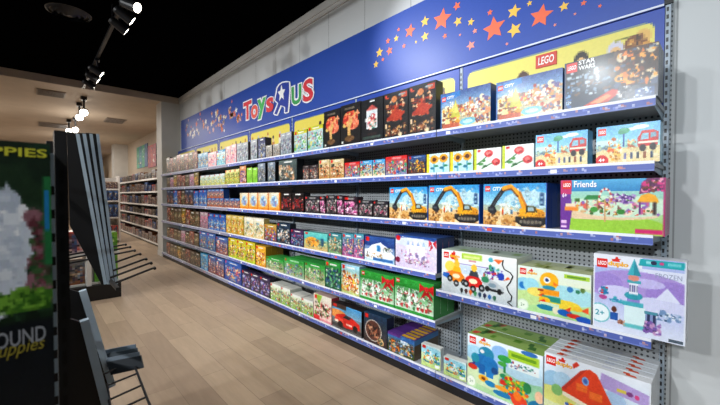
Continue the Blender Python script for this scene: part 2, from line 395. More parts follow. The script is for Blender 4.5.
def a_cars(p):
    p.bg('#d4dadc', '#f0f2f0').bg('#c0c8cc', '#dde2e2', 0, .4)
    p.r(.3, .84, .58, .97, '#b8d850').r(.33, .88, .55, .93, '#dfeaa0').r(.4, .8, .5, .82, '#c85a6a')
    p.e(.13, .62, .08, .13, '#f2dc6a').p([(.06, .46), (.22, .46), (.17, .55)], '#e8823c').p([(.01, .38), (.14, .3), (.12, .46), (.03, .46)], '#2f6fc0').e(.17, .86, .04, .07, '#d83a34').e(.22, .8, .03, .04, '#f2b43c')
    p.r(.26, .5, .64, .7, '#d0dfea').l([(.24, .72), (.66, .72)], .014, '#a79ad0').blobs(.26, .5, .6, .66, 10, ['#e4ecf0', '#b8ccd8', '#c8d4e4'], .03, .07, 52)
    def car(x, y, c, c2, s):
        p.p([(x-.1*s, y), (x-.09*s, y+.1*s), (x-.04*s, y+.16*s), (x+.06*s, y+.15*s), (x+.11*s, y+.06*s), (x+.1*s, y-.04*s), (x-.04*s, y-.08*s)], c)
        p.p([(x-.05*s, y+.15*s), (x-.03*s, y+.26*s), (x+.05*s, y+.25*s), (x+.07*s, y+.14*s)], c2).e(x, y+.05*s, .05*s, .05*s, '#f4e8c8')
        for dx, dy in ((-.085, -.02), (.0, -.1), (.1, -.05)): p.e(x+dx*s, y+dy*s, .035*s, .07*s, '#222326').e(x+dx*s, y+dy*s, .016*s, .03*s, '#b8bcc0')
        p.e(x+.01*s, y+.31*s, .035*s, .07*s, '#f2c84c')
    car(.22, .36, '#f0922a', '#f4c02c', 1.1); car(.46, .31, '#d62f2a', '#4a5058', 1.15)
    p.p([(.58, .4), (.64, .5), (.76, .44), (.86, .34), (.84, .26), (.66, .26)], '#c2c8cc').p([(.62, .3), (.86, .26), (.84, .22), (.64, .24)], '#2e3034').e(.62, .46, .05, .07, '#3c8f6a').e(.71, .36, .05, .05, '#8aa0ac').e(.65, .27, .03, .06, '#222326').e(.8, .25, .03, .06, '#222326')
    p.blobs(.6, .5, .84, .74, 18, ['#4a9a5c', '#2f5fb0', '#d8443c', '#58b8c8', '#7a4ab0', '#3a3a3c'], .025, .06, 51)
    p.e(.82, .58, .04, .08, '#2f4fb8').p([(.85, .5), (.9, .6), (.93, .56)], '#e8602c').p([(.72, .92), (.79, .83), (.84, .93)], '#f07a3a').e(.69, .9, .03, .05, '#58b8c8')
    for k, c in enumerate(['#2a2a2c', '#4a2a2a', '#e0763c', '#3c8f5a', '#2f4f6a', '#2a2a4c', '#2f6fb0', '#3c6f5a']): p.e(.3+k*.063, .12-.003*k, .022, .05, c).p([(.285+k*.063, .08), (.315+k*.063, .08), (.3+k*.063, .03)], c)
    return p
def a_duck(p):
    p.bg('#b4dc9a', '#dcecd8').bg('#e8eed8', '#e4eee8', .7, 1)
    p.e(.1, .58, .14, .16, '#9fd4e8').e(.08, .56, .06, .08, '#2f86c8').e(.2, .6, .12, .15, '#a8dce8').e(.7, .5, .4, .2, '#b4e0e6').e(.15, .3, .2, .16, '#c8e0a0')
    p.e(.3, .46, .16, .1, '#f0e07a').e(.68, .3, .2, .1, '#f2d84c')
    p.r(.66, .86, .98, .95, '#b8d850').r(.7, .89, .94, .92, '#6a9a3c')
    p.e(.46, .75, .13, .18, '#f6bd28').e(.43, .76, .05, .07, '#f2f2ee').e(.43, .76, .025, .04, '#2f4a8a').p([(.52, .74), (.6, .68), (.52, .66)], '#f0862c')
    p.e(.46, .6, .09, .05, '#3a9ab0').r(.33, .44, .6, .56, '#f2a628').r(.3, .5, .38, .54, '#a84a2a').p([(.3, .4), (.38, .46), (.44, .36)], '#d85a34')
    p.r(.36, .3, .62, .42, '#2f9a8c').e(.4, .32, .08, .07, '#f2c02c').p([(.3, .26), (.42, .26), (.4, .34)], '#e8442c').r(.34, .2, .6, .28, '#d4e8c8')
    p.e(.42, .16, .13, .06, '#1f86a8').e(.56, .14, .05, .08, '#e8e4c8').e(.68, .13, .1, .07, '#1f6fc0').e(.8, .1, .1, .05, '#d83c2c').e(.92, .06, .1, .07, '#1f5fb8')
    p.p([(.68, .2), (.76, .28), (.74, .16)], '#e8522c').p([(.88, .24), (.97, .34), (.98, .2)], '#e8602c').e(.84, .26, .06, .05, '#f2c83a').e(.74, .64, .04, .06, '#3c86c0').e(.84, .62, .03, .04, '#3a8a6a').e(.9, .66, .03, .05, '#6a8a4a')
    p.e(.08, .12, .09, .13, '#d8e8d0').e(.08, .12, .07, .1, '#e8f2e2')
    return p
def a_castle(p):
    p.bg('#c4cdec', '#b4bfe6').bg('#dfe4f2', '#b9c2e8', 0, .5).r(0, .84, .56, 1, '#e8eaf2').r(.5, .74, 1, .86, '#dfe3f2')
    p.e(.5, .6, .6, .22, '#b49fd8').e(.15, .62, .2, .14, '#a994d4').e(.85, .56, .25, .18, '#a890d2').e(.3, .5, .24, .1, '#d4d2f0').e(.75, .42, .3, .1, '#d6d8f0').e(.6, .68, .2, .06, '#c9c2ea').p([(.7, .5), (.82, .66), (.95, .5)], '#dfe2f4')
    p.r(.37, .12, .6, .36, '#dceef0').r(.35, .36, .58, .42, '#54b4c0').r(.4, .42, .54, .52, '#9a8fd0').e(.47, .5, .1, .05, '#3fa4b4').r(.42, .52, .52, .68, '#e4e6f0')
    for k in range(4): p.r(.425+k*.026, .55, .438+k*.026, .64, '#6a6a9c')
    p.r(.4, .66, .55, .7, '#4fb0bc').e(.47, .73, .06, .04, '#e09a8a').p([(.4, .76), (.55, .76), (.475, .98)], '#4fb8c4').p([(.47, .76), (.55, .76), (.475, .98)], '#3a9cac')
    p.r(.36, .08, .62, .13, '#6fc4c8').r(.6, .14, .72, .32, '#8f9fc8').r(.62, .16, .65, .3, '#3a4468').r(.68, .16, .71, .3, '#3a4468').r(.59, .3, .73, .34, '#5a9cac')
    p.blobs(.1, .46, .18, .56, 10, ['#2f7fb0', '#d84a5a', '#3fa0b8'], .02, .04, 61).e(.12, .42, .05, .03, '#b85a9c').blobs(.2, .38, .34, .44, 8, ['#3f8fb8', '#4ab0c0'], .015, .03, 62)
    p.r(.21, .14, .3, .24, '#2f66b0').e(.255, .28, .03, .04, '#6a3a2c').blobs(.6, .08, .76, .2, 18, ['#8a6ab0', '#e8e4f2', '#5a4a80', '#c8a0c8'], .02, .05, 63)
    p.blobs(.72, .26, .95, .36, 16, ['#dfe6f0', '#7f9cc0', '#b8c8e0', '#4a6a8a'], .02, .04, 64).blobs(.3, .1, .38, .16, 6, ['#8a5a4a', '#d8a890'], .015, .03, 65)
    p.p([(.52, .9), (.54, .99), (.99, .99), (.98, .9)], '#2fb0b8').r(.6, .93, .68, .97, '#9fdce0').e(.68, .95, .03, .025, '#3a3a5c').e(.76, .95, .025, .02, '#d8508c').r(.82, .93, .95, .97, '#7fd0d4')
    p.e(.08, .2, .13, .13, '#6fc0c8').e(.08, .2, .115, .115, '#e8f2f4').r(.84, .01, .98, .05, '#5a6a78').r(0, 0, .014, 1, '#eef0f4').r(.986, 0, 1, 1, '#e4e8f0')
    return p
def a_elephant(p):
    p.bg('#b8dcaa', '#eef2f4').bg('#c8e4f4', '#eef4f8', .6, 1)
    p.e(.12, .66, .16, .14, '#b4dcf0').r(.36, .55, .58, .86, '#a8ccf0').e(.47, .84, .11, .1, '#9cc4ee').e(.3, .3, .4, .2, '#d8e8c0').e(.75, .3, .3, .3, '#a4d4b0').e(.78, .56, .25, .1, '#c4e2f0')
    p.r(.58, .78, .96, .93, '#b0d23c').r(.62, .83, .92, .88, '#7aa82c').e(.84, .96, .1, .04, '#3f7fc0').r(.58, .62, .96, .77, '#e8f0f0').blobs(.61, .64, .94, .74, 16, ['#5a6a7a', '#b84a4a', '#3f8f7a', '#8a9aa8', '#3f6fb0'], .015, .03, 71)
    p.e(.28, .72, .11, .12, '#2f93b4').e(.22, .54, .15, .14, '#1f7fc0').e(.33, .52, .12, .16, '#2488c8').r(.17, .32, .26, .5, '#1c74b8').r(.28, .3, .38, .5, '#2a8ccc').e(.12, .58, .06, .09, '#2fa0b8').p([(.02, .44), (.12, .5), (.1, .36)], '#5a3a8a').e(.08, .4, .07, .05, '#d8402c').e(.4, .46, .05, .06, '#1f5f9c').e(.22, .74, .03, .035, '#e8e8e8')
    p.r(.52, .5, .55, .76, '#2f9a5c').e(.53, .74, .09, .06, '#3faa58').e(.5, .64, .06, .04, '#54b050')
    p.blobs(.5, .12, .82, .44, 46, ['#3faa4a', '#f2c02c', '#e8742c', '#1f8fb0', '#d83c2c', '#8fc840', '#2f9a6a'], .03, .075, 72)
    p.e(.24, .25, .07, .06, '#f2b42c').e(.24, .25, .03, .03, '#8a4a1c').e(.34, .2, .08, .05, '#1f8cc0').e(.5, .2, .1, .04, '#f0a83c').e(.5, .1, .12, .05, '#1f86b8').e(.72, .1, .1, .11, '#e8502c').e(.7, .18, .05, .08, '#f0862c').e(.82, .38, .05, .09, '#2f8f5a').e(.95, .1, .12, .13, '#1f7fa8').e(.84, .04, .1, .05, '#9a6ab8').e(.96, .3, .05, .1, '#f0c8a8')
    p.e(.06, .12, .08, .12, '#cfe4c0').e(.06, .12, .06, .09, '#eef4e8')
    return p
def a_house(p):
    p.bg('#d4dca0', '#e9edf2').bg('#c9dcec', '#e9edf4', .5, 1)
    p.e(.1, .6, .12, .16, '#a4c8e0').e(.2, .66, .1, .12, '#b4d2e6').e(.82, .5, .12, .14, '#a8c4e6').e(.12, .42, .22, .12, '#dfe08c').e(.7, .64, .1, .12, '#b4cce6').e(.14, .5, .06, .08, '#8fc07a')
    p.p([(.56, .76), (1, .68), (1, .84), (.58, .95)], '#bba8d8').r(.72, .77, .8, .81, '#d8c85a').e(.83, .78, .03, .03, '#8a4a8a').e(.89, .77, .02, .03, '#d8508c')
    p.p([(.19, .56), (.4, .88), (.47, .94), (.54, .9), (.76, .36), (.2, .5)], '#e2502a').p([(.19, .56), (.23, .55), (.4, .85), (.45, .93), (.38, .88)], '#c8402a').p([(.31, .88), (.37, .95), (.34, .99), (.3, .94)], '#d8452c')
    p.e(.43, .76, .035, .06, '#8ab0dc').e(.43, .76, .02, .035, '#4a6ab0')
    p.r(.34, .6, .45, .7, '#ec7a34').r(.47, .54, .59, .64, '#ec7a34').r(.34, .64, .59, .65, '#d8602c').p([(.2, .46), (.76, .3), (.76, .36), (.2, .52)], '#f4ead4')
    p.r(.22, .1, .72, .36, '#e8e6d4').blobs(.24, .08, .72, .36, 30, ['#3a9a8a', '#f2c23c', '#e2502a', '#4a7ac0', '#8fc05a', '#2f8a7a'], .03, .06, 81).r(.76, .56, .93, .6, '#c0ccd8').r(.74, .5, .94, .54, '#aab8c8').r(.84, .42, .88, .48, '#6a7a8a')
    p.r(.985, 0, 1, 1, '#dfe4ea')
    return p
def a_smallanimal(p):
    p.bg('#c8dc8a', '#dff0f4').e(.5, .75, .6, .2, '#a8dcea')
    p.blobs(.1, .2, .9, .75, 30, ['#2f9ab0', '#f2f2ee', '#e8b43c', '#1f6f8a', '#8fc04a', '#d8804a', '#4ab8c8'], .04, .12, 91)
    p.r(.06, .82, .24, .96, '#d8201c').r(.72, .06, .94, .2, '#f2f4f2')
    return p
def a_jungle(p):
    p.bg('#5a4a2c', '#4f7fa8').e(.5, .2, .7, .24, '#4a5a2a')
    p.blobs(.05, .1, .95, .68, 60, ['#2f4a24', '#c8a04a', '#e8d8b0', '#6a3a2c', '#4a7aa8', '#d8803c', '#223018', '#8fb0c8'], .04, .13, 101)
    p.blobs(.5, .6, .8, .8, 12, ['#e4ecf2', '#a8c0d8'], .05, .1, 102).r(0, .78, 1, 1, '#3f78b4').r(0, .86, .5, 1, '#6a3a90')
    return p
def a_round(p):
    p.bg('#4a3430', '#1f4a6a').r(0, .8, 1, 1, '#1b3f5c')
    p.e(.42, .45, .36, .36, '#d8d0c4').e(.42, .45, .33, .33, '#6a4238').blobs(.2, .25, .65, .65, 30, ['#a86a4c', '#3a2420', '#d8a888', '#7a4a3c', '#2a1a1a'], .04, .1, 111)
    p.e(.78, .14, .1, .09, '#e8c890').blobs(.6, .05, .95, .25, 10, ['#e8c890', '#3a5a4a', '#c88a5a'], .03, .07, 112).r(.05, .82, .2, .97, '#d8201c')
    return p
def a_redcar(p):
    p.bg('#5a5048', '#9fd0ea').bg('#8fb8d0', '#58a8dc', .6, 1).r(0, .84, .5, 1, '#4a3a34')
    p.e(.2, .6, .3, .18, '#e8a05a').r(0, 0, 1, .2, '#4c4a4c').r(0, .03, 1, .07, '#7a7876')
    p.p([(.08, .3), (.14, .56), (.42, .68), (.7, .62), (.94, .46), (.96, .24), (.5, .14)], '#d22a22').p([(.38, .52), (.5, .66), (.68, .6), (.6, .5)], '#26303a')
    p.p([(.12, .5), (.4, .44), (.44, .28), (.1, .36)], '#e8503c').e(.3, .22, .09, .12, '#1c1c1e').e(.8, .24, .08, .13, '#1c1c1e').r(.5, .26, .7, .34, '#f2c8b8').r(.1, .28, .22, .36, '#f0e2d0')
    p.r(.04, .86, .16, .98, '#d8201c')
    return p
def a_farm(p):
    p.bg('#e8c8c0', '#e4e2d4').p([(.1, .98), (.5, .98), (.3, .6)], '#9ac04c').blobs(.1, .2, .95, .7, 46, ['#c83c3c', '#3a3a34', '#e8a8a8', '#f4f0e6', '#6a9a3c', '#8a4a3c'], .04, .1, 121)
    p.r(0, 0, .35, .18, '#d82c34').r(.35, 0, 1, .1, '#e8a0a8').r(.06, .82, .2, .96, '#d8201c')
    return p
def a_xmas(p):
    p.bg('#dce8dc', '#3ea04a').bg('#2f9a3e', '#3cac4a', .74, 1).r(0, 0, 1, .1, '#3aa048')
    p.blobs(.05, .16, .95, .62, 60, ['#e8eee8', '#f4f6f2', '#2c5a34', '#c8383c', '#b8c8b8', '#5a7a5a', '#8a6a5a'], .03, .1, 131)
    p.p([(.3, .2), (.45, .2), (.4, .78)], '#e8f0ea').p([(.52, .4), (.6, .4), (.57, .75)], '#dfe8e0')
    for x in (.2, .34, .62, .74, .82): p.e(x, .2, .03, .07, '#c8303a').e(x, .28, .025, .04, '#f4e4d8')
    p.e(.52, .17, .03, .06, '#2a7a3a').r(.04, .84, .14, .97, '#d8201c')
    p.blobs(.08, .3, .7, .74, 36, ['#eef2ee', '#c8d8cc', '#f6f8f4', '#8aa890', '#5a7a62'], .02, .06, 133)
    p.p([(.66, .95), (.82, .83), (.66, .68)], '#d8202c').p([(1, .95), (.84, .83), (1, .66)], '#d8202c').p([(.8, .82), (.68, .5), (.84, .66)], '#c01824').p([(.86, .82), (.99, .48), (.82, .66)], '#c01824').e(.83, .81, .05, .07, '#ec3a40')
    return p
def a_princess(p):
    p.bg('#dcd0e8', '#e4e0f2').bg('#4a78b8', '#2f5aa0', .82, 1).e(.5, .8, .55, .14, '#dfe6f6')
    p.p([(.2, .3), (.34, .75), (.5, .92), (.66, .75), (.8, .3)], '#eee8f6').blobs(.15, .2, .85, .6, 40, ['#f6f2fa', '#c8b0d8', '#e8c8dc', '#9a8ab8', '#d8e4f4', '#b88aa8'], .03, .08, 141)
    for x in (.3, .42, .55, .68): p.r(x, .45, x+.05, .72, '#f4f0fa').p([(x-.01, .72), (x+.06, .72), (x+.025, .86)], '#a8c0e4')
    p.blobs(.25, .14, .85, .3, 24, ['#5a4a6a', '#c86a9c', '#e8d8c8', '#8a5a7a'], .02, .04, 142).e(.06, .22, .06, .09, '#8a1f4c').e(.07, .9, .06, .08, '#d8202c')
    p.p([(.82, .95), (.9, .84), (.82, .72)], '#d83848').p([(.99, .95), (.91, .84), (.99, .7)], '#d83848').p([(.88, .82), (.84, .6), (.92, .72)], '#c02838')
    return p
def a_snow(p):
    p.bg('#cfe2f0', '#2f4f90').bg('#2c4a8c', '#3a62a4', .62, 1).e(.4, .3, .6, .22, '#eef4f8')
    p.p([(.05, .36), (.25, .66), (.55, .8), (.8, .6), (.95, .36)], '#f2f6fa').r(.42, .42, .54, .62, '#3f8fc8').e(.48, .62, .06, .06, '#3f8fc8').blobs(.65, .44, .92, .62, 14, ['#4a5a4a', '#8a7a6a', '#d8dfe4'], .03, .06, 151)
    p.blobs(.05, .1, .6, .34, 24, ['#a8763c', '#5a4a3a', '#f4f4f2', '#d8a050'], .02, .06, 152).r(.3, .05, .95, .16, '#3a78b4').r(.04, .8, .16, .97, '#d8201c')
    return p
def a_bonsai(p):
    p.bg('#1d1a1c', '#1a181c').e(.5, .62, .36, .2, '#d8583c').e(.62, .5, .3, .14, '#e88a6a').e(.38, .7, .22, .1, '#e8a06a').blobs(.2, .45, .85, .8, 26, ['#e86a4a', '#f0a880', '#b8382c', '#e8c87a'], .04, .09, 161)
    p.l([(.45, .2), (.42, .4), (.55, .6)], .05, '#d8b070').e(.45, .15, .25, .07, '#7a5a3a').e(.1, .08, .05, .03, '#e8e8e0').r(.2, .88, .7, .91, '#c8b89a')
    return p
def a_lantern(p):
    p.bg('#1c1d22', '#16181d').r(.26, .3, .74, .74, '#dfe4e6').r(.3, .34, .7, .58, '#d8a0a0').p([(.22, .74), (.78, .74), (.5, .86)], '#c8605a').blobs(.3, .3, .7, .6, 18, ['#f4f4f0', '#c84a50', '#4a8a7a', '#e8c8b8'], .04, .09, 171).r(.4, .92, .62, .96, '#eef0f0').r(.06, .06, .9, .12, '#4c5a54').r(.3, .14, .7, .2, '#3a2a2a')
    return p
def a_darkset(p):
    p.bg('#241c1e', '#1a1c20').blobs(.15, .34, .85, .9, 40, ['#c8502c', '#d8a070', '#8a2c22', '#3a4a52', '#e8c8a0', '#5a2a24'], .03, .1, 181)
    p.p([(.1, .4), (.5, .62), (.9, .52), (.6, .36)], '#c0482c').e(.45, .84, .12, .07, '#d8905a').e(.1, .93, .05, .04, '#e8604c').r(.62, .9, .9, .93, '#a8b0b0')
    p.blobs(.05, .06, .95, .28, 24, ['#d8a86a', '#7a4a34', '#e8d0a8', '#a8603c', '#2a2a2a'], .03, .08, 182)
    return p
def a_orange(p):
    p.bg('#e8b04c', '#e8e0c8').e(.5, .52, .34, .32, '#bfd8e4').e(.5, .5, .2, .24, '#7aa0c8').blobs(.3, .3, .7, .7, 14, ['#e8f0f4', '#5a80b8', '#b8d0a8', '#c88a9c'], .04, .09, 191).r(0, 0, 1, .16, '#e89a34').r(.92, 0, 1, 1, '#d87a24').r(.2, .84, .8, .93, '#e8e8dc')
    return p
def a_tealset(p):
    p.bg('#d8b878', '#6fc4c0').bg('#54b8bc', '#7fd0c8', .6, 1).e(.35, .45, .3, .28, '#e8b04c').blobs(.1, .15, .9, .6, 44, ['#c87a34', '#f2dca0', '#2f6a6a', '#8a4a2c', '#e8a84a', '#3f8f8a'], .03, .09, 201).r(.74, .3, .84, .7, '#2f5f7a').r(.05, .85, .16, .97, '#d8201c')
    return p

# ------------------------------------------------------------------ one box of each design
# name: (description, painter or generic args, cells W x H, side colour, top colour, depth, extras)
def G(*a, **k): return generic(*a, **k)
WARM = ['#c8502c', '#e8c040', '#2f3f8a', '#f2e8d0', '#3a8a4a', '#7a2c2c']
DK = ['#3a3a40', '#8a7a6a', '#c8b8a0', '#5a3a34', '#6a7a8a', '#d8d0c0']
D = {
 'starwars': ('wide dark space battle building set box', a_starwars, 92, 48, '#1c2c4c', '#1c1c22', .09),
 'advent': ('pale winter town calendar box with blue corner band', a_advent, 66, 44, '#1c62ac', '#2f7fc0', .075),
 'darkset': ('tall black box picturing a red and bronze model', a_darkset, 28, 44, '#3f4444', '#2a2c2e', .09),
 'lantern': ('tall black box picturing a glowing white lantern', a_lantern, 24, 40, '#1c1d20', '#222226', .09),
 'bonsai': ('tall black box picturing a red leaved miniature tree', a_bonsai, 22, 38, '#1c1a1c', '#222', .09),
 'whiteblue': ('white and turquoise tall toy box with green edge', G('#9fc4c8', '#c9d8d4', ['#e8ece8', '#4a9ab0', '#6ab04a', '#c87a8a', '#d8d070'], 301, band='#c8c83c'), 16, 30, '#2f5a3a', '#b8c8c0', .09),
 'greytall': ('pale grey and mauve tall toy box', G('#8a9498', '#b9bec4', ['#d8dce0', '#8a7a9c', '#5a6a78', '#c8b8a8', '#a8c0c8'], 302, logo=False), 14, 26, '#4a4450', '#9a9ca0', .09),
 'navytall': ('navy blue upright toy box', G('#4a5a80', '#1f2f68', ['#7a8ab0', '#c8ccd8', '#2a3868', '#a8985a'], 303, logo=False), 12, 24, '#16204c', '#1f2f60', .09),
 'smallgrey': ('small grey and brown toy box', G('#9a9088', '#c0beb8', DK+['#e8e4dc'], 304, logo=False), 12, 16, '#4a4448', '#8a8a88', .09),
 'pinkpale': ('pink and white doll toy box', G('#e8a8b0', '#f0d8d8', ['#d84a6a', '#f8f0f0', '#e8c870', '#8ac8d8', '#b84a7a'], 305), 16, 24, '#c84a78', '#e8c8cc', .09),
 'cyanwhite': ('white and cyan toy box', G('#7ac8d8', '#f0f4f0', ['#3aa0c8', '#f8f8f4', '#e8c84a', '#d85a6a', '#5ab8c8'], 306, band='#2f9ac8'), 14, 24, '#2f8ab8', '#d8e8ec', .09),
 'bluepale': ('light blue upright toy box', G('#5a9ac0', '#9cc4d8', ['#2f6aa0', '#d8e4e8', '#e8b04a', '#4a8ab0', '#7a5a3a'], 307, logo=False), 14, 24, '#1f5a98', '#7aa8c0', .09),
 'figpack': ('yellow and green action figure carded pack', G('#5a3a14', '#8a7a24', ['#e8902c', '#1a2414', '#f2d84a', '#a8401c', '#14180f', '#3a5a1c', '#e8e0b0', '#d8a01c'], 308, n=60, logo=False), 14, 26, '#3a3018', '#6a5a20', .05),
 'firetruck': ('sky blue box picturing a red fire engine and bricks', a_firetruck, 66, 40, '#8fc8e4', '#e8e4d8', .1),
 'rose': ('small white flower box with two red roses', a_rose, 32, 26, '#e8e8e0', '#f0f0ea', .05),
 'sunflower': ('small pale blue flower box with two sunflowers', a_sunflower, 24, 26, '#e8d44a', '#e8e0a8', .05),
 'ninja': ('small box with a yellow figure and blue top', G('#5a3a2c', '#2f5a98', ['#f2c82c', '#e8a01c', '#2a2a3c', '#f4e07a', '#8a3a2c'], 311), 18, 18, '#1c3a78', '#2a5a98', .06),
 'redkart': ('small box with racing machines and red top band', G('#8a98b8', '#d84038', ['#2f6ab0', '#e8e8e4', '#d83a3a', '#3aa07a', '#f2c03c', '#22304c'], 312, band='#d82c30', n=34), 22, 20, '#b8242c', '#d8302c', .06),
 'kart': ('small sky blue box with orange and red racing buggy', G('#f0d8b0', '#4aa4dc', ['#e8602c', '#d82c2c', '#f4f2ec', '#f2b43c', '#2a3a6a', '#3a9a6a'], 313, n=30), 16, 20, '#2f7fc0', '#e8e4dc', .06),
 'sand': ('sandy brown vehicle box', G('#c89a5c', '#d8c8a0', ['#e8d8b8', '#8a5a34', '#c87a3c', '#4a4a3c', '#f0e8d0', '#d86a3a'], 314, n=36), 18, 22, '#5a4030', '#8a7a60', .08),
 'dimfig': ('small dark box with pale figures', G('#5a4844', '#3a3034', DK+['#b85a4a', '#d8a890'], 315, n=26, logo=False), 12, 18, '#2a2426', '#3a3436', .08),
 'bigdark': ('large grey box picturing an orange swirl', G('#3a4a4a', '#5a6a6a', ['#c88a5a', '#d8b08a', '#4a5a5a', '#a8a89a', '#7a6a5a', '#e8d8c0'], 316, n=20, s0=.06, s1=.16, logo=False), 22, 24, '#161a1e', '#2a3032', .1),
 'bluegrey': ('tall blue grey box with dark sides', G('#5a6a78', '#8a98a8', ['#c8ccd0', '#4a5a6a', '#a8a890', '#6a5a4a'], 317, logo=False), 12, 22, '#14181e', '#2a323a', .1),
 'lime': ('plain lime green small box', G('#8ac83a', '#a0d84a', ['#7ab82c', '#b8e068', '#8fd048'], 318, n=6, logo=False), 8, 16, '#4a7a1c', '#8ac03c', .08),
 'orangepurple': ('orange box with purple picture', G('#b87a4a', '#e0a068', ['#6a3a90', '#8a5ab0', '#e8c8a8', '#4a2a6a'], 319, logo=False), 10, 20, '#6a3a1c', '#c88a50', .08),
 'yellowgreen': ('yellow green animal toy box', G('#a8b83a', '#e8e0a0', ['#c8d85a', '#5a7a2c', '#f4ecc8', '#8a6a3a', '#d8b03c'], 320), 12, 20, '#7a8a2c', '#c8c88a', .08),
 'paleyellow': ('pale yellow and white small toy box', G('#c8c86a', '#d8e8f0', ['#e8d88a', '#f4f4e8', '#7ab0c8', '#d8a04a', '#9ab84a'], 321), 10, 20, '#8a9a5a', '#d0d8c0', .08),
 'redfig': ('dark red carded figure pack', G('#5a2420', '#8a4a3a', ['#c83c2c', '#2a1a1c', '#e8c060', '#d8d0c0', '#3a2a4a'], 322, n=30, logo=False), 12, 20, '#2c1616', '#5a3028', .06),
 'friends': ('wide pink and purple box picturing a fairground park', a_friends, 104, 54, '#a8286c', '#c84a8c', .09),
 'excavator': ('blue and sand excavator box', a_excavator, 66, 44, '#1c55a8', '#2f7fc4', .075),
 'helmet': ('small black box with pale armoured figures', G('#3a3438', '#26242a', ['#b8b0a8', '#8a7a78', '#e0dcd4', '#5a4a4c', '#c8507a', '#6a6a70'], 331, n=34), 18, 20, '#1c1a1c', '#2a282c', .07),
 'pinkhelmet': ('small black box with a pink and white robot', G('#4a2a3c', '#2c1c28', ['#d85a9c', '#f0dce6', '#8a3a6a', '#e8a8c8', '#2a1a24'], 332, n=30), 14, 20, '#2a1420', '#3a2030', .07),
 'redblack': ('black box with a red masked mechanism', G('#2c1618', '#1c1416', ['#c82c34', '#8a1c24', '#3a3034', '#e86a5a', '#5a5058'], 333, n=28, logo=False), 14, 24, '#120e10', '#1c1618', .09),
 'whiteorange': ('white box with orange edges and blue picture', a_orange, 12, 22, '#d8862c', '#e8c080', .08),
 'bluetall': ('bright blue upright toy box', G('#2a6ab0', '#1f5aa8', ['#4a90d0', '#d8803c', '#e8e0c8', '#1c3a78', '#7ab0d8'], 334), 14, 22, '#123f88', '#1f5aa0', .09),
 'bluesmall': ('small blue box with orange figure', G('#c8703c', '#3a7ac0', ['#e8a05a', '#f0e0c8', '#2a4a88', '#d8502c'], 335), 10, 12, '#1c4a90', '#2f6ab0', .09),
 'darkblue': ('dark blue and brown toy box', G('#4a3a30', '#24406c', ['#3a5a88', '#8a6a4a', '#c8b090', '#1c2a44', '#a84a34'], 336, logo=False), 12, 20, '#18243c', '#2a3a54', .09),
 'princess': ('lilac and white castle calendar box with red bow', a_princess, 48, 46, '#22386c', '#3a5aa0', .075),
 'snow': ('navy box picturing a snowy white house', a_snow, 34, 40, '#1f3a78', '#2f4a88', .075),
 'tealset': ('turquoise adventure box with golden temple', a_tealset, 28, 34, '#2f6a6c', '#5aa8a4', .08),
 'pinkset': ('pink and teal figure set box', G('#c86a9c', '#5aa8b8', ['#d83c7a', '#f0d8e4', '#3a8a8c', '#8a4a9c', '#f4c87a', '#4a5a9c'], 341, n=40), 18, 28, '#3a3a7a', '#4a90a8', .08),
 'tealgrey': ('teal and grey creature box', G('#8aa878', '#3a8a98', ['#c8c8a8', '#2a5a5c', '#e0a05a', '#6a8a6a', '#d8e0d0', '#8a5a4a'], 342, n=40), 18, 28, '#1f3a4c', '#3a6a74', .08),
 'purpledark': ('purple and dark blue machine box', G('#3a3a5a', '#4a2a5c', ['#6a4a9c', '#58a0b0', '#c83c5a', '#d8d0e0', '#2a2238', '#3a7aa0'], 343, n=44), 18, 28, '#241a34', '#3a2a4a', .08),
 'tealfig': ('dark teal box with large white figure', G('#2a3a4a', '#1f3a54', ['#e8e4dc', '#d8b8a0', '#2f7a98', '#1c2430', '#7a5a4a'], 344, n=22, s0=.05, s1=.14), 16, 28, '#141c28', '#24384c', .08),
 'multifig': ('multicoloured block figures box', G('#6a3a4a', '#c8a850', ['#d83c3c', '#3a6ac0', '#f2c83c', '#3aa05a', '#f0e8e0', '#7a3a9c'], 345, n=44), 16, 26, '#4a3a5c', '#c8b04a', .08),
 'creamset': ('cream and white box with orange dots', G('#d8c89a', '#e8e4d4', ['#e8a04a', '#f8f4e8', '#8ab0b8', '#c8b070', '#7a9a5a'], 346, logo=False), 12, 24, '#b8a86a', '#d8d0b8', .08),
 'yellowbeige': ('golden yellow family toy box', G('#b8982c', '#d8c078', ['#e8d090', '#8a9a3c', '#c87a3c', '#f0e8c8', '#e8b82c'], 347, logo=False), 12, 22, '#8a7020', '#c8b060', .08),
 'brownfig': ('dark brown carded figure pack', G('#4a3824', '#5a4a3a', ['#8a6a3c', '#2a2018', '#c8a06a', '#6a7a5a', '#d8c8a8'], 348, n=30, logo=False), 12, 20, '#221a12', '#4a3a2a', .06),
 'pinkgrey': ('pink and grey blister box', G('#8a6a7a', '#b8a0a8', ['#d84a7a', '#e8e0e0', '#5a5a6a', '#c8a0b0'], 349, logo=False), 10, 22, '#6a2a4a', '#a08890', .07),
 'xmas': ('green holiday box with big red bow', a_xmas, 44, 50, '#2c8a3a', '#3a9a48', .09),
 'greenset': ('green box picturing an animal camp', G('#c8c0a0', '#3fa850', ['#d8a888', '#e8e4d0', '#4a7a3a', '#8a5a44', '#3a8a6a', '#5a5a8a', '#f0e8d8'], 351, n=50, band='#34a448'), 26, 26, '#1f6a34', '#38a44a', .1),
 'greenpurple': ('green box with grey blue vehicles', G('#a8b8a0', '#48a850', ['#5a6aa0', '#8a90b8', '#d8dce0', '#3a4a6a', '#c88a4a', '#6aa03a'], 352, n=50, band='#3aa44c'), 24, 22, '#1f6a34', '#3aa84a', .12),
 'greenblue': ('green and deep blue box with a tall dark creature', G('#2a6a4a', '#3a9a4c', ['#1f3a5c', '#24507a', '#3a6a8a', '#183048', '#6ab07a', '#a8c8a8'], 353, n=40, band='#34984a'), 20, 28, '#1c5a34', '#389a48', .1),
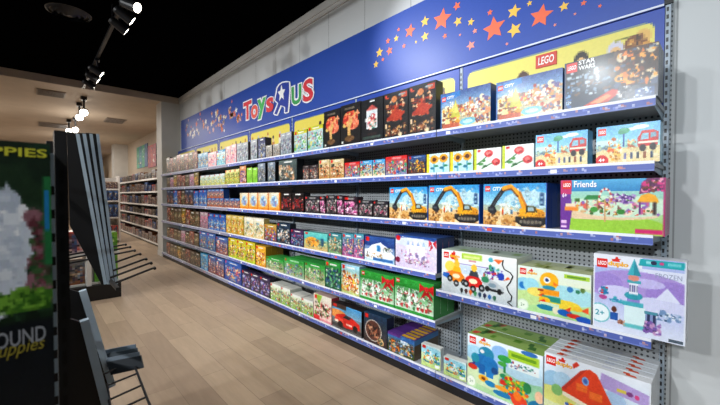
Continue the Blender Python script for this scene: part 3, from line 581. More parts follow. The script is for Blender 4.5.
 'whiteorangeset': ('pale blue box with white and orange castle', G('#c8d08a', '#a8d8ec', ['#f4f2ea', '#e8702c', '#d8a04a', '#f2e4c8', '#8a4a34', '#e8c83c'], 354, n=50), 24, 38, '#8ab4c8', '#c8e0e8', .08),
 'yellowset': ('yellow green ranch box with white animals', G('#b8c82c', '#d8c83c', ['#f4f2ea', '#7a4a2c', '#e8a02c', '#6a9a2c', '#f2e04a', '#c85a3c'], 355, n=40), 20, 34, '#8a8a1c', '#d0c03c', .08),
 'orangeset': ('orange and yellow food toy box', G('#d89a2c', '#e8b83c', ['#f0e0b8', '#c8482c', '#f2d04a', '#8a5a2c', '#f8f0e0'], 356, n=30), 14, 34, '#a8781c', '#d8a83c', .08),
 'blueset': ('blue and red hero vehicle box', G('#2a5a8a', '#2f6ab0', ['#d8403c', '#4a90c0', '#e8dcc8', '#1c3a6a', '#c8a04a', '#6aa8a0'], 357, n=34), 16, 28, '#143a78', '#2a5a98', .08),
 'greenfig': ('dark green and red carded pack', G('#2a3420', '#5a4a2c', ['#8a2c24', '#3a5a2c', '#c88a4a', '#1c2018', '#d8c0a0'], 358, n=34, logo=False), 14, 24, '#161a12', '#3a3a24', .06),
 'skyfig': ('bright sky blue carded pack', G('#3a90c8', '#58b0dc', ['#e8e8e0', '#2a6aa8', '#8ac0d8', '#d8904a'], 359, logo=False), 10, 28, '#1f68a4', '#4aa0cc', .06),
 'herobig': ('large blue box with orange and pink figures', G('#1f4a98', '#2a68b8', ['#e8a07a', '#d84a4a', '#f0e0d0', '#4a8ac8', '#8a3a7a', '#e8c07a'], 360, n=40, s0=.04, s1=.13), 18, 34, '#1a4aa0', '#2a60b0', .1),
 'redblue': ('red and blue figure box', G('#8a4a4a', '#3a6ab0', ['#d8382c', '#e8c0a0', '#2a3a78', '#f0e8e0', '#c87a3c'], 361, n=34), 14, 30, '#24407c', '#3a5a98', .08),
 'purplefig': ('dark purple figure box with white streaks', G('#2a2440', '#3a2c58', ['#d8d8f0', '#6a5ac0', '#a83c5a', '#2f3f8a', '#e8e8f4', '#1c1828'], 362, n=40), 14, 28, '#1a1428', '#2c2440', .08),
 'whitegreen': ('white topped farm animal playset box', G('#8ab83a', '#e8ecec', ['#4ab0c8', '#f4f4f0', '#d84a3c', '#3a6a4a', '#e8c8a8', '#8a5a3c'], 363, n=30), 14, 20, '#c8d0c8', '#dcdcd4', .16),
 'farm': ('pink and red barn playset box', a_farm, 26, 36, '#c84a54', '#c8a8a0', .1),
 'redcar': ('dark box picturing a red sports car', a_redcar, 36, 40, '#1c1818', '#2a2424', .09),
 'round': ('dark blue box with a round framed picture', a_round, 32, 42, '#1a2a3c', '#1f3a54', .09),
 'jungle': ('jungle animal box with blue and purple lid', a_jungle, 34, 36, '#5a4a34', '#5a3488', .32),
 'smallanimal': ('little white animal box', a_smallanimal, 28, 26, '#dfe6e8', '#e8ecea', .05),
 'cars': ('white preschool box picturing orange and red race cars', a_cars, 84, 48, '#e4e6e4', '#c0cfc0', .24),
 'duck': ('pale green preschool box picturing a yellow duck', a_duck, 80, 58, '#e0e6dc', '#c4cc9c', .24),
 'castle': ('white and lilac preschool box picturing a turquoise tower', a_castle, 100, 80, '#dfe3ec', '#e6e9f0', .1),
 'elephant': ('white preschool box picturing a blue elephant', a_elephant, 84, 76, '#e4e8e8', '#8fae5c', .165),
 'house': ('white preschool box picturing an orange roofed house', a_house, 110, 84, '#dfe4ea', '#e8eaee', .06),
}
PROTO = {}
RZ = -PI/2                                             # box fronts look towards the aisle (-X)
TAGLIKE = []
def lettered(o, w, h, items, name='lettering', label=None):
    mb = MB(); z = 0
    for it in items:
        if it[0] == 'r':
            _, x0, y0, x1, y1, c = it; z += 1
            mb.poly([(x0*w-w/2, -.0004*z, y0*h), (x1*w-w/2, -.0004*z, y0*h), (x1*w-w/2, -.0004*z, y1*h), (x0*w-w/2, -.0004*z, y1*h)], c)
        elif it[0] == 's':
            _, cx, cy, rr, c = it; z += 1
            mb.tris2(STAR, (cx*w-w/2, -.0004*z, cy*h), (rr*h, 0, 0), (0, 0, rr*h), c)
        else:
            _, s, x0, y0, x1, y1, c, bold, sh = it; z += 1
            mb.tris2(text(s, bold, sh), (x0*w-w/2, -.0004*z, y0*h), ((x1-x0)*w, 0, 0), (0, 0, (y1-y0)*h), c)
    c = mb.build(name, CARD, o)
    if label: c['label'] = label
    return c
def logo(o, w, h, x0, y1, sz):
    a = sz/w; b = sz/h
    lettered(o, w, h, [('r', x0, y1-b, x0+a, y1, '#d8201c'), ('t', 'LEGO', x0+a*.1, y1-b*.72, x0+a*.9, y1-b*.28, '#ffffff', .02, .15)], 'logo', 'red square logo with white letters')
def duplo(o, w, h, x0, y0, sw):
    sh = sw*w*.36/h
    lettered(o, w, h, [('t', 'duplo', x0, y0, x0+sw, y0+sh, '#d8201c', .05, 0), ('t', 'duplo', x0+sw*.02, y0+sh*.05, x0+sw*.98, y0+sh*.98, '#f4c81c', .02, 0)], 'lettering', 'yellow lettering edged in red')
    mb = MB(); cx = (x0+sw*.42)*w-w/2; cz = (y0+sh*.95)*h; k = sw*w*.16
    pts = [(cx-k*1.2, 0), (cx+k*1.1, 0), (cx+k*.9, .8*k), (cx+k*1.5, 1.1*k), (cx+k*.6, 1.2*k), (cx+k*.4, 1.9*k), (cx-k*.3, 1.8*k), (cx-k*.4, 1.0*k), (cx-k*1.5, .9*k)]
    mb.poly([(x, -.0012, cz+z) for x, z in pts], '#d8281c'); mb.build('emblem', CARD, o)['label'] = 'red rabbit shaped emblem'
def extras(key, o, w, h):
    s = .17*h
    if key == 'starwars':
        logo(o, w, h, .025, .975, .2*h)
        lettered(o, w, h, [('t', 'STAR', .17, .9, .36, .99, '#f2f2f0', .02, 0), ('t', 'WARS', .17, .79, .36, .88, '#f2f2f0', .02, 0)], 'lettering', 'white capital lettering')
        lettered(o, w, h, [('t', '18+', .03, .1, .09, .18, '#cfe0f0', 0, 0)], 'lettering')
    elif key == 'advent':
        logo(o, w, h, .03, .9, .13*h); lettered(o, w, h, [('t', 'CITY', .14, .82, .3, .9, '#f4f6f8', .03, .2), ('t', '24', .2, .6, .28, .74, '#f4f4ec', .02, 0)], 'lettering', 'white slanted lettering')
    elif key == 'excavator':
        logo(o, w, h, .03, .95, .13*h); lettered(o, w, h, [('t', 'CITY', .16, .84, .32, .93, '#f4f6f8', .03, .2)], 'lettering', 'white slanted lettering')
    elif key == 'firetruck':
        logo(o, w, h, .03, .95, .19*h); lettered(o, w, h, [('t', '4+', .045, .06, .15, .16, '#ffffff', .03, 0)], 'lettering', 'white age number on red disc')
    elif key == 'friends':
        logo(o, w, h, .02, .985, .16*h); lettered(o, w, h, [('t', 'Friends', .15, .85, .385, .97, '#2a4a9c', .03, 0), ('t', 'Friends', .147, .857, .382, .977, '#f6f6fa', .02, 0)], 'lettering', 'white slanted lettering')
        lettered(o, w, h, [('t', '6+', .02, .66, .07, .75, '#f4e4f0', .02, 0)], 'lettering')
    elif key in ('cars', 'duck'):
        logo(o, w, h, .03, .95, .14*h); duplo(o, w, h, .14 if key == 'duck' else .12, .82, .15)
        lettered(o, w, h, [('t', '2+', .045, .08, .11, .15, '#6a8a6a', .01, 0)] if key == 'duck' else [('t', '2+', .9, .06, .95, .12, '#8a9a9a', .01, 0)], 'lettering')
        if key == 'cars':
            mb = MB(); R = [(.845, .94), (.835, .84), (.86, .75), (.93, .7), (.96, .63), (.93, .5), (.89, .4), (.91, .3), (.95, .22), (.94, .12), (.9, .08), (.96, .01)]
            for (xa, ya), (xb, yb) in zip(R, R[1:]): mb.cyl((xa*w-w/2, -.003, ya*h), (xb*w-w/2, -.003, yb*h), .0035, n=6, col='#1c1c1e')
            mb.build('cord', PLAST, o)['label'] = 'black wavy cord line'
    elif key == 'castle':
        logo(o, w, h, .04, .94, .12*h); duplo(o, w, h, .175, .84, .235)
        lettered(o, w, h, [('t', 'FROZEN', .7, .77, .96, .83, '#8a94b0', 0, 0), ('t', '2+', .03, .165, .14, .24, '#2f9aac', .02, 0)], 'lettering', 'thin grey capital lettering')
    elif key == 'elephant':
        logo(o, w, h, .03, .96, .13*h); duplo(o, w, h, .17, .855, .17)
        lettered(o, w, h, [('t', '2+', .035, .09, .09, .15, '#8aa88a', .01, 0)], 'lettering')
    elif key == 'house':
        logo(o, w, h, .02, .965, .13*h); duplo(o, w, h, .12, .85, .18)
    elif key == 'princess':
        lettered(o, w, h, [('t', 'Disney', .16, .86, .4, .96, '#f2f4fa', 0, .2)], 'lettering', 'white script lettering')
    elif key == 'xmas':
        lettered(o, w, h, [('t', 'LEGO', .05, .88, .13, .93, '#ffffff', .02, 0)], 'lettering')

def proto(key, w, h):
    d = D[key]; desc, fn, W, Hc, side, top, dep = d
    p = fn(P(W, Hc, w/h)); img = p.out(); mb = MB()
    mb.grid((-w/2, 0, 0), (w, 0, 0), (0, 0, h), img)
    sk = MB
    y1 = dep
    # side panels carry a paler printed strip
    for x, sgn in ((w/2, 1), (-w/2, -1)):
        a = [(x, 0, 0), (x, y1, 0), (x, y1, h), (x, 0, h)]
        mb.poly(a if sgn > 0 else list(reversed(a)), side)
    mb.poly([(-w/2, 0, h), (w/2, 0, h), (w/2, y1, h), (-w/2, y1, h)], top)
    if key == 'jungle':
        for k in range(6): mb.poly([(w*.0+.0*k, y1*k/6+.01, h+.0006), (w*.46, y1*k/6+.01, h+.0006), (w*.46, y1*(k+1)/6-.008, h+.0006), (w*.0, y1*(k+1)/6-.008, h+.0006)], '#e0b02c')
        mb.poly([(w/2+.0006, 0, h*.72), (w/2+.0006, y1, h*.72), (w/2+.0006, y1, h*.98), (w/2+.0006, 0, h*.98)], '#3f78b4')
    if key in ('cars', 'duck', 'elephant', 'house'):
        R = random.Random(5)
        pal = {'cars': ['#b8c8b0', '#8fb06a', '#d8dcd8'], 'duck': ['#a8b45a', '#8a9a3c', '#d8dcc0'], 'elephant': ['#5a8a2c', '#3f6f34', '#c8d890', '#c84a3c'], 'house': ['#d8dcec', '#e2502a', '#b4a8d0', '#dfe4ea']}[key]
        for k in range(9):
            x0 = R.uniform(-.48, .4)*w; y0 = R.uniform(.04, .6)*y1
            mb.poly([(x0, y0, h+.0006), (x0+R.uniform(.05, .1)*w, y0, h+.0006), (x0+R.uniform(.05, .1)*w, y0+.3*y1, h+.0006), (x0, y0+.3*y1, h+.0006)], R.choice(pal))
    mb.poly([(w/2, y1, 0), (-w/2, y1, 0), (-w/2, y1, h), (w/2, y1, h)], side)
    mb.poly([(-w/2, y1, 0), (w/2, y1, 0), (w/2, 0, 0), (-w/2, 0, 0)], side)
    o = mb.build('toy_box', CARD); extras(key, o, w, h)
    PROTO[key] = (o, w, h); o['used'] = 0
    return o
PLACED = []                                            # (object, description, shelf words, order key, row behind)
def put_box(key, X, Yl, Yr, Z, h, shelf, behind=0, rot=0., up=0, rowgap=.004):
    w = Yl-Yr-.004
    if key not in PROTO: proto(key, w, h)
    src, w0, h0 = PROTO[key]
    out = []
    for k in range(behind+1):
        for u in range(up+1):
            o = src if not src['used'] else copy_tree(src)
            src['used'] = 1
            o.location = (X+k*(D[key][6]+rowgap), (Yl+Yr)/2, Z+u*(h+.001)); o.rotation_euler = (0, 0, RZ+rot); o.scale = (w/w0, 1, h/h0)
            PLACED.append((o, D[key][0], shelf, -(Yl+Yr)/2, k, u)); out.append(o)
    return out

# ------------------------------------------------------------------ the shelving wall
ZS = {'top': 1.858, 's2': 1.556, 's3': 1.208, 's4': .833, 's5': .485, 'base': .122, 'dup': .72}
XF, XB = 2.105, 2.462
BAY0, BW, NB = .214, 1.2168, 7
SHW = {'top': 'top shelf', 's2': 'second shelf down', 's3': 'third shelf down', 's4': 'fourth shelf down', 's5': 'fifth shelf down', 'base': 'bottom deck', 'dup': 'wide low shelf at the near end'}
def rail_img(seed, blue):
    R = random.Random(seed); W = 110
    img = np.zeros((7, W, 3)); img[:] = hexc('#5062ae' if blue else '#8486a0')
    img[6] = img[5] = hexc('#e6e9f2' if blue else '#bcbec8'); img[0] = hexc('#6a7cc0' if blue else '#9c9eb4')
    for _ in range(34 if blue else 14):
        x = R.randrange(1, W-2); y = R.choice([1, 2, 3]); c = hexc(R.choice(['#e8e8f4', '#f0a080', '#d8d4f0', '#e87a50', '#8a9ae0']))
        img[y, x] = (img[y, x]+np.array(c))/2; img[y+1, x] = (img[y+1, x]+2*np.array(c))/3
        if R.random() < .5: img[y, x+1] = (img[y, x+1]+np.array(c))/2
    for _ in range(1):
        x = R.randrange(2, W-6); img[1:4, x:x+3] = hexc('#eef0f4' if R.random() < .7 else '#d8504a')
    return img
bayn = ['nearest the camera at the white end wall', 'second from the near end', 'third from the near end', 'middle one of seven', 'third from the far end', 'second from the far end', 'farthest down the aisle']
def build_bay(k):
    y0 = BAY0+k*BW; y1 = y0+BW
    r = empty('shelving_bay', (XB, y0, 0), 'grey pegboard gondola shelving bay with price rails, '+bayn[k], 'shelving', 'bays of the long toy wall')
    bp = MB().box(XB+.02, XB+.032, y0+.001, y1-.001, .02, 2.394, '#8f9498'); o = bp.build('back_panel', PEG, r); o.location = -Vector(r.location)
    def up(y):
        zt = 3.1 if y < .5 else 2.394
        m = MB().box(XB-.008, XB+.02, y-.0105, y+.0105, 0, zt, '#a3b0bc')
        for i in range(int((zt-.05)/.04)): m.poly([(XB-.009, y+.007, .05+i*.04), (XB-.009, y-.003, .05+i*.04), (XB-.009, y-.003, .072+i*.04), (XB-.009, y+.007, .072+i*.04)], '#14161c')
        u = m.build('upright', PAINT, r); u.location = -Vector(r.location)
    up(y0+.0175 if k == 0 else y0+.0155)
    if k == NB-1: up(y1-.0155)
    if k == 0:
        c = MB().box(XB-.02, XB-.008, y0-.004, y0+.034, 2.405, 2.44, '#18191c').build('end_cap', PLAST, r); c.location = -Vector(r.location)
    kp = MB().box(XF+.02, XF+.04, y0, y1, 0, .08, '#17171a').box(XF+.04, XB+.02, y0+.01, y1-.01, .005, .07, '#232326').build('kick_plate', BLACKM, r); kp.location = -Vector(r.location)
    ys = y0+(.019 if k == 0 else 0)
    for nm in (['top', 's2', 's3', 'dup', 'base'] if k == 0 else ['top', 's2', 's3', 's4', 's5', 'base']):
        z = ZS[nm]
        m = MB().box(XF, XB+.02, ys+.004, y1-.004, z-.022, z-.0005, '#a4a9ae', {'b': '#b0b4b8'})  # underside coloured lighter to stand in for light bounced up from below
        if nm != 'base':
            for yy in (ys+.012, y1-.015):
                m.prism([(XF+.01, yy, z-.022), (XB, yy, z-.022), (XB, yy, z-.056), (XF+.01, yy, z-.036)], (0, .003, 0), '#9db4c4')
        s = m.build('shelf', PAINT, r); s.location = -Vector(r.location)
        q = MB().box(XF-.007, XF, ys+.003, y1-.003, z-.044, z+.004, '#8b93a8', {'t': '#e4e8f0'})
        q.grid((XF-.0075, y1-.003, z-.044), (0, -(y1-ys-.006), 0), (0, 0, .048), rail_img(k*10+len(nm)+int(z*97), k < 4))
        p = q.build('price_rail', VINYL, s)
        if k == 0: p['label'] = 'blue price rail printed with small stars'
for k in range(NB): build_bay(k)

SHELF = {}
XBOX = 2.108
def row(shelf, items):
    """items: (design, left px, right px, top px at the left edge, boxes behind, stacked on top)"""
    z = ZS[shelf]
    for it in items:
        key, xl, xr, yt = it[:4]; bh = it[4] if len(it) > 4 else 0; up = it[5] if len(it) > 5 else 0
        Yl = atX(xl, 200, XBOX)[0]; Yr = atX(xr, 200, XBOX)[0]
        h = atX(xl, yt, XBOX)[1]-z
        if up: h = h/(up+1)-.001
        ceil_ = {'top': 9, 's2': ZS['top'], 's3': ZS['s2'], 's4': ZS['s3'], 's5': ZS['s4'], 'base': ZS['s5'] if xl < 440 else ZS['dup'], 'dup': ZS['s3']}[shelf]
        h = max(min(h, (ceil_-.062-z)/(up+1)), .14 if not up else .1)
        if shelf == 'base' and xl < 205: h = max(h, .25)
        put_box(key, XBOX, Yl, Yr, z, h, SHW[shelf], bh, 0, up)
def many(key, xl, xr, yt, n, **k):
    """n equal boxes between two pixel columns (equal in the place, not in the picture)"""
    Yl = atX(xl, 200, XBOX)[0]; Yr = atX(xr, 200, XBOX)[0]; zt = atX(xl, yt, XBOX)[1]; out = []
    def px(Y):
        th = math.atan2(XBOX, Y)+YAW; return 360+F*math.tan(th)
    def py(Y):
        r = math.hypot(XBOX, Y); th = math.atan2(XBOX, Y)+YAW; fw = r*math.cos(th); up = zt-H
        c, s = math.cos(PITCH), math.sin(PITCH); return 202.5-F*(up*c-fw*s)/(up*s+fw*c)
    for i in range(n):
        a = Yl+(Yr-Yl)*i/n; b = Yl+(Yr-Yl)*(i+1)/n
        out.append((key, px(a), px(b), py(a), k.get('behind', 0), k.get('up', 0)))
    return out
def mix(keys, xl, xr, yt, n, seed):
    R = random.Random(seed); out = []
    for j, (k_, a, b, y, bh, up) in enumerate(many(keys[0], xl, xr, yt, n)):
        out.append((keys[(j*2+seed) % len(keys)], a, b, y+R.uniform(-.6, 1.6), 0, 0))
    return out
row('top', mix(['figpack', 'greenfig', 'figpack', 'redfig'], 167, 198, 158, 8, 1)+many('bluepale', 198.4, 208.2, 154, 2)+[('pinkpale', 208.5, 216.7, 153)]+many('cyanwhite', 217, 225.6, 150.6, 1)
    +[('pinkpale', 226, 231, 147), ('pinkpale', 231, 236.6, 145), ('greytall', 237, 242.6, 144), ('greytall', 242.6, 248.4, 143), ('greytall', 251, 257.5, 140.5), ('navytall', 258.5, 265.5, 138.5),
      ('smallgrey', 266, 272.3, 146), ('smallgrey', 273.2, 280, 144.5), ('greytall', 280.7, 286, 134), ('greytall', 286, 291.7, 132.5), ('whiteblue', 294.4, 307.2, 131.8), ('whiteblue', 308, 323.2, 127.5),
      ('bonsai', 324, 340.4, 112.3), ('bonsai', 340.6, 360.8, 106.5), ('lantern', 361.2, 383, 101.5), ('darkset', 383.4, 407.8, 95), ('darkset', 408.1, 435.5, 87.5),
      ('advent', 440, 490, 95, 1), ('advent', 495, 561.5, 83.5, 1), ('starwars', 562.6, 656.5, 64.5, 1)])
row('s2', mix(['redfig', 'figpack', 'brownfig', 'redfig', 'pinkgrey'], 167, 199, 176.5, 8, 2)+many('paleyellow', 200.4, 225, 176, 5)+many('yellowgreen', 225.5, 239.6, 170.5, 3)
    +[('orangepurple', 240, 246.2, 166.5), ('lime', 247, 252.4, 168), ('lime', 252.7, 257.6, 168), ('bluegrey', 258, 265.4, 162), ('bluegrey', 268, 275.3, 160.8), ('bigdark', 279, 297, 159),
      ('dimfig', 303, 309.6, 165.8), ('dimfig', 310, 318.4, 165.3), ('sand', 319, 329.7, 160.5), ('sand', 330, 344, 160), ('redkart', 344.6, 359.8, 163), ('kart', 360.2, 372.3, 161.2), ('kart', 372.7, 385, 160), ('redkart', 385.4, 407, 157.2),
      ('ninja', 408, 425.8, 157.5), ('sunflower', 426.4, 449.4, 155.2, 1), ('sunflower', 449.9, 473, 152.3, 1), ('rose', 473.7, 501, 149.7, 1), ('rose', 501.6, 533.6, 146.3, 1), ('firetruck', 534.7, 587.2, 135.6), ('firetruck', 595, 659.5, 128)])
row('s3', mix(['darkblue', 'brownfig', 'bluetall', 'darkblue', 'redfig'], 167, 198.5, 190.5, 8, 3)+many('bluetall', 199, 206.8, 190, 2)+many('bluesmall', 207.2, 223.5, 189.5, 4, up=1)+many('bluesmall', 224, 239.6, 199, 3)
    +many('whiteorange', 240, 280, 193, 4)+[('redblack', 281, 291.6, 192.6), ('redblack', 292, 303.8, 192.6), ('helmet', 304.8, 319.4, 196.3), ('pinkhelmet', 319.8, 325.3, 196.3), ('helmet', 326, 336.6, 195.2), ('pinkhelmet', 337, 343.7, 195.5), ('pinkhelmet', 344.2, 357.6, 196.8), ('helmet', 358.2, 372.4, 200), ('helmet', 373, 388, 201.3),
      ('excavator', 389.4, 428, 187.5, 1), ('excavator', 428.5, 480, 185.7, 2), ('excavator', 483.2, 547.3, 184.3, 3), ('friends', 560.2, 666, 180.5, 1)])
row('s4', mix(['brownfig', 'greenfig', 'figpack', 'brownfig', 'redfig'], 167, 199.5, 207.5, 8, 4)+many('pinkgrey', 200, 207.6, 212, 2)+many('bluetall', 208, 225.5, 213.5, 3)+many('yellowbeige', 226, 243.5, 214.8, 3)
    +many('creamset', 244, 263.8, 216.8, 2)+[('multifig', 264.3, 276.3, 224), ('tealfig', 276.8, 290, 222.5), ('purpledark', 290.5, 303.6, 229), ('tealset', 304, 327.6, 231.2), ('tealgrey', 328.2, 341.6, 232.5), ('pinkset', 342.3, 353.6, 233), ('pinkset', 353.9, 363.8, 233.5), ('snow', 364.6, 394.8, 235.5), ('princess', 395.6, 437.2, 234.2, 2)])
row('s5', mix(['greenfig', 'brownfig', 'redfig', 'pinkgrey', 'brownfig'], 166.5, 198.5, 226, 8, 5)+many('blueset', 199.2, 215, 230.5, 2)+[('redblue', 215.5, 227.4, 236)]+many('yellowset', 228.2, 254.8, 237.5, 3)+[('orangeset', 255.4, 265.4, 244.8, 2), ('greenset', 266, 283.4, 256, 1), ('greenpurple', 284, 303.8, 257.3, 1), ('greenset', 304.4, 324.8, 261.5, 1), ('greenblue', 325.2, 340.6, 260.5), ('whiteorangeset', 341.3, 359.6, 263.2), ('xmas', 360.2, 394.2, 269.3), ('xmas', 394.8, 434.2, 276, 2)])
row('base', mix(['greenfig', 'redfig', 'figpack', 'brownfig', 'greenfig'], 166, 199.5, 249, 8, 6)+[('skyfig', 200, 207.2, 252.5)]+many('redblue', 207.6, 223.4, 254, 2)+[('herobig', 224, 240.8, 259)]+many('purplefig', 241.4, 269.5, 269, 3)+[('whitegreen', 270, 280.4, 282.5), ('whitegreen', 280.8, 289.8, 286.5), ('whitegreen', 290.2, 301, 293), ('whitegreen', 301.3, 312.8, 297.5), ('farm', 313.4, 331.3, 292.6), ('redcar', 331.9, 361.6, 301.6), ('round', 363.8, 387.2, 311), ('jungle', 387.8, 415, 330.8), ('elephant', 468.3, 545.2, 332.8, 1), ('house', 546, 655.3, 351.9, 4)])
row('dup', [('cars', 442, 517.6, 249), ('duck', 518.4, 592.8, 265)])
# two little boxes turned a few degrees, and the tower box pulled to the front edge past the shelf end
for xl, xr, yt in ((421.8, 440.6, 344), (444.4, 466.6, 357)):
    Yl = atX(xl, 200, XBOX+.012)[0]; Yr = atX(xr, 200, XBOX+.012)[0]
    put_box('smallanimal', XBOX+.018, Yl, Yr, ZS['base'], atX(xl, yt, XBOX)[1]-ZS['base'], SHW['base'], 0, .08)
put_box('castle', 2.102, .472, .118, ZS['dup']+.0045, .376, SHW['dup'])

ORD = ['leftmost', 'second from the left', 'third from the left', 'fourth from the left', 'fifth from the left', 'sixth from the left', 'seventh from the left', 'eighth from the left', 'ninth from the left', 'tenth from the left', 'eleventh from the left', 'twelfth from the left']
NUM = ['no', 'one', 'two', 'three', 'four', 'five', 'six', 'seven', 'eight', 'nine', 'ten', 'eleven', 'twelve']
def write_labels():
    from collections import defaultdict
    gr = defaultdict(list)
    for t in PLACED: gr[(t[1], t[2])].append(t)
    for (desc, sh), L in gr.items():
        cols = sorted({round(t[3], 3) for t in L}); multi_u = any(t[5] for t in L)
        for o, _, _, yk, k, u in L:
            i = cols.index(round(yk, 3)); n = len(cols)
            where = f'on the {sh}'
            if n == 1: s = f'{desc} {where}'
            elif n == 2: s = f'{("left", "right")[i]} of two: {desc} {where}'
            else: s = f'{ORD[i]} of {NUM[n]}: {desc} {where}'
            if multi_u: s = ('upper ' if u else 'lower ')+s
            if k: s = f'box {("directly", "second", "third", "fourth", "fifth")[k-1]} behind the front one, {s}'
            ws = s.split()
            o['label'] = s if len(ws) <= 16 else shorten(s)
            o['category'] = 'toy box'; o['group'] = f'boxed toys on the {sh}'
            if 'used' in o: del o['used']
def shorten(s):
    for a, b in ((' at the near end', ''), ('box directly behind the front one, ', 'behind: '), ('box second behind the front one, ', 'second row: '), ('box third behind the front one, ', 'third row: '), ('box fourth behind the front one, ', 'fourth row: '),
                 (' from the left', ' from left'), (' picturing a ', ' with '), (' picturing an ', ' with '), (' and ', ' '), (' on the ', ' on '), (' with a ', ' with '), (' building set', ''), (' preschool', ''), (' space', '')):
        if len(s.split()) <= 16: break
        s = s.replace(a, b)
    w_ = s.split()
    if len(w_) > 16: print('LONG', s)
    return s

# ------------------------------------------------------------------ header cards above the top shelf, and the long banner
def header_img(k):
    W, Hc = 120, 52; p = P(W, Hc, BW/.535); p.noise = .08; R = random.Random(40+k)
    p.bg('#2a52a8', '#2c58b4')
    c = '#ece07c' if k < 2 else '#ecdc6c'
    x0, x1, y1 = .035, .965, .89; rr = .03
    p.r(x0+rr, 0, x1-rr, y1, c).r(x0, 0, x1, y1-rr*2.2, c)
    for x in (x0+rr, x1-rr): p.e(x, y1-rr*2.2, rr, rr*2.2, c)
    if k == 0:
        for cx, cy, cc, bc in ((.18, .52, '#c8702c', '#d85a3c'), (.385, .56, '#5a3a2c', '#3a8aa0'), (.675, .62, '#3a322c', '#5a6a5a'), (.82, .64, '#d8d4e0', '#c8c4d0')):
            p.r(cx-.045, cy-.3, cx+.045, cy-.03, bc).e(cx, cy+.05, .034, .11, cc).e(cx, cy+.02, .024, .07, '#e8c08a').r(cx-.012, cy+.02, cx-.006, cy+.04, '#2a2422').r(cx+.006, cy+.02, cx+.012, cy+.04, '#2a2422')
        p.blobs(.87, .5, .94, .8, 16, ['#8a5a2c', '#d8a04a', '#5a3a24', '#e8c070'], .03, .08, 9)
        p.l([(.47, .78), (.51, .79)], .008, '#8a8a3c').l([(.82, .79), (.87, .8)], .008, '#8a8a3c')
    else:
        for i in range(7):
            cx = .1+i*.13+R.uniform(-.02, .02); cy = R.uniform(.55, .72)
            cc = R.choice(['#c8703c', '#4a6ab0', '#d8a03c', '#3a8a6a', '#b84a3c', '#8a6a4a', '#e8d0a8'])
            p.e(cx, cy, .025, .07, cc).r(cx-.03, cy-.22, cx+.03, cy-.06, R.choice(['#d8502c', '#3a6ab0', '#e8e0d0', '#c88a3c'])).e(cx, cy+.07, .02, .04, R.choice(['#4a3a2c', '#c88a3c', '#d8d0c8']))
    return p.out()
for k in range(NB):
    y0 = BAY0+k*BW; y1 = y0+BW
    m = MB().box(XB-.0085, XB+.0195, y0+.031, y1-.001 if k < NB-1 else y1-.031, 1.8605, 2.394, '#2a52a8'); m.grid((XB-.0095, y1-.001 if k < NB-1 else y1-.031, 1.8605), (0, -(BW-.032) if k < NB-1 else -(BW-.062), 0), (0, 0, .5335), header_img(k))
    o = m.build('header_card', VINYL)
    tag(o, 'yellow header card with rounded blue border behind the '+['space battle box', 'calendar boxes', 'black boxes', 'small grey boxes', 'pink doll boxes', 'light blue boxes', 'carded figure packs'][k]+' on the top shelf', 'sign', 'yellow header cards under the blue banner')
    if k == 0:
        mb = MB(); xf = XB-.0095; yl = atX(536, 60, xf)[0]; yr = atX(557, 60, xf)[0]; zt = atX(536, 56.5, xf)[1]; sw = yl-yr
        mb.box(XB-.016, XB-.0095, yl-sw, yl, zt-sw*.66, zt, '#d23a28'); mb.tris2(text('LEGO', .02, .12), (XB-.0166, yl-sw*.12, zt-sw*.52), (0, -sw*.76, 0), (0, 0, sw*.4), '#f4f2ea')
        c = mb.build('logo', VINYL, o); c['label'] = 'red square logo with white letters'
BX = XB-.022
bann = MB().box(BX, XB+.03, BAY0+.033, 8.42, 2.396, 3.05, '#2449a4', {'t': '#3a5ab0'})
bann.box(BX-.004, BX, BAY0+.033, 8.42, 2.398, 2.408, '#dfe6f6')
BAN = tag(bann.build('banner_sign', VINYL), 'long blue banner sign with stars and shop lettering above the shelves', 'sign')
BAN['used_depth'] = 0; del BAN['used_depth']
def glyph(ch, pl, pr, yt, yb, fill, line='#f2f2f6', bold=.035, mirror=False, d=0):
    Yl = atX(pl, 100, BX)[0]; Yr = atX(pr, 100, BX)[0]; um = (pl+pr)/2
    zt = atX(um, yt, BX)[1]; zb = atX(um, yb, BX)[1]; w = Yl-Yr; h = zt-zb
    m = MB(); tv = text(ch, .035, 0)
    if mirror: tv = ([(1-x, y) for x, y in tv[0]], [tuple(reversed(f)) for f in tv[1]])
    def ring(grow, x, c):
        tb = text(ch, .035+grow, 0)
        if mirror: tb = ([(1-a, b) for a, b in tb[0]], [tuple(reversed(f)) for f in tb[1]])
        g = grow*.9
        m.tris2(tb, (x, Yl+g*h, zb-g*h), (0, -(w+2*g*h), 0), (0, 0, h+2*g*h), c)
    ring(.075, BX-.003-d, line); ring(.0, BX-.006-d, fill)
    return m
LET = [('T', 243.6, 251.8, 101.5, 119.5, '#e0404a'), ('o', 251.2, 258.2, 105, 118.5, '#e85a50'), ('y', 257.8, 266.4, 98.5, 118.5, '#4cb860'), ('s', 266.6, 274, 97.5, 112, '#dc3c48'), ('R', 275, 290.5, 82.5, 115.5, '#2a3f98'), ('U', 292.2, 302, 85.5, 104.5, '#3c9c54'), ('S', 303.6, 314, 79, 101.5, '#d23440')]
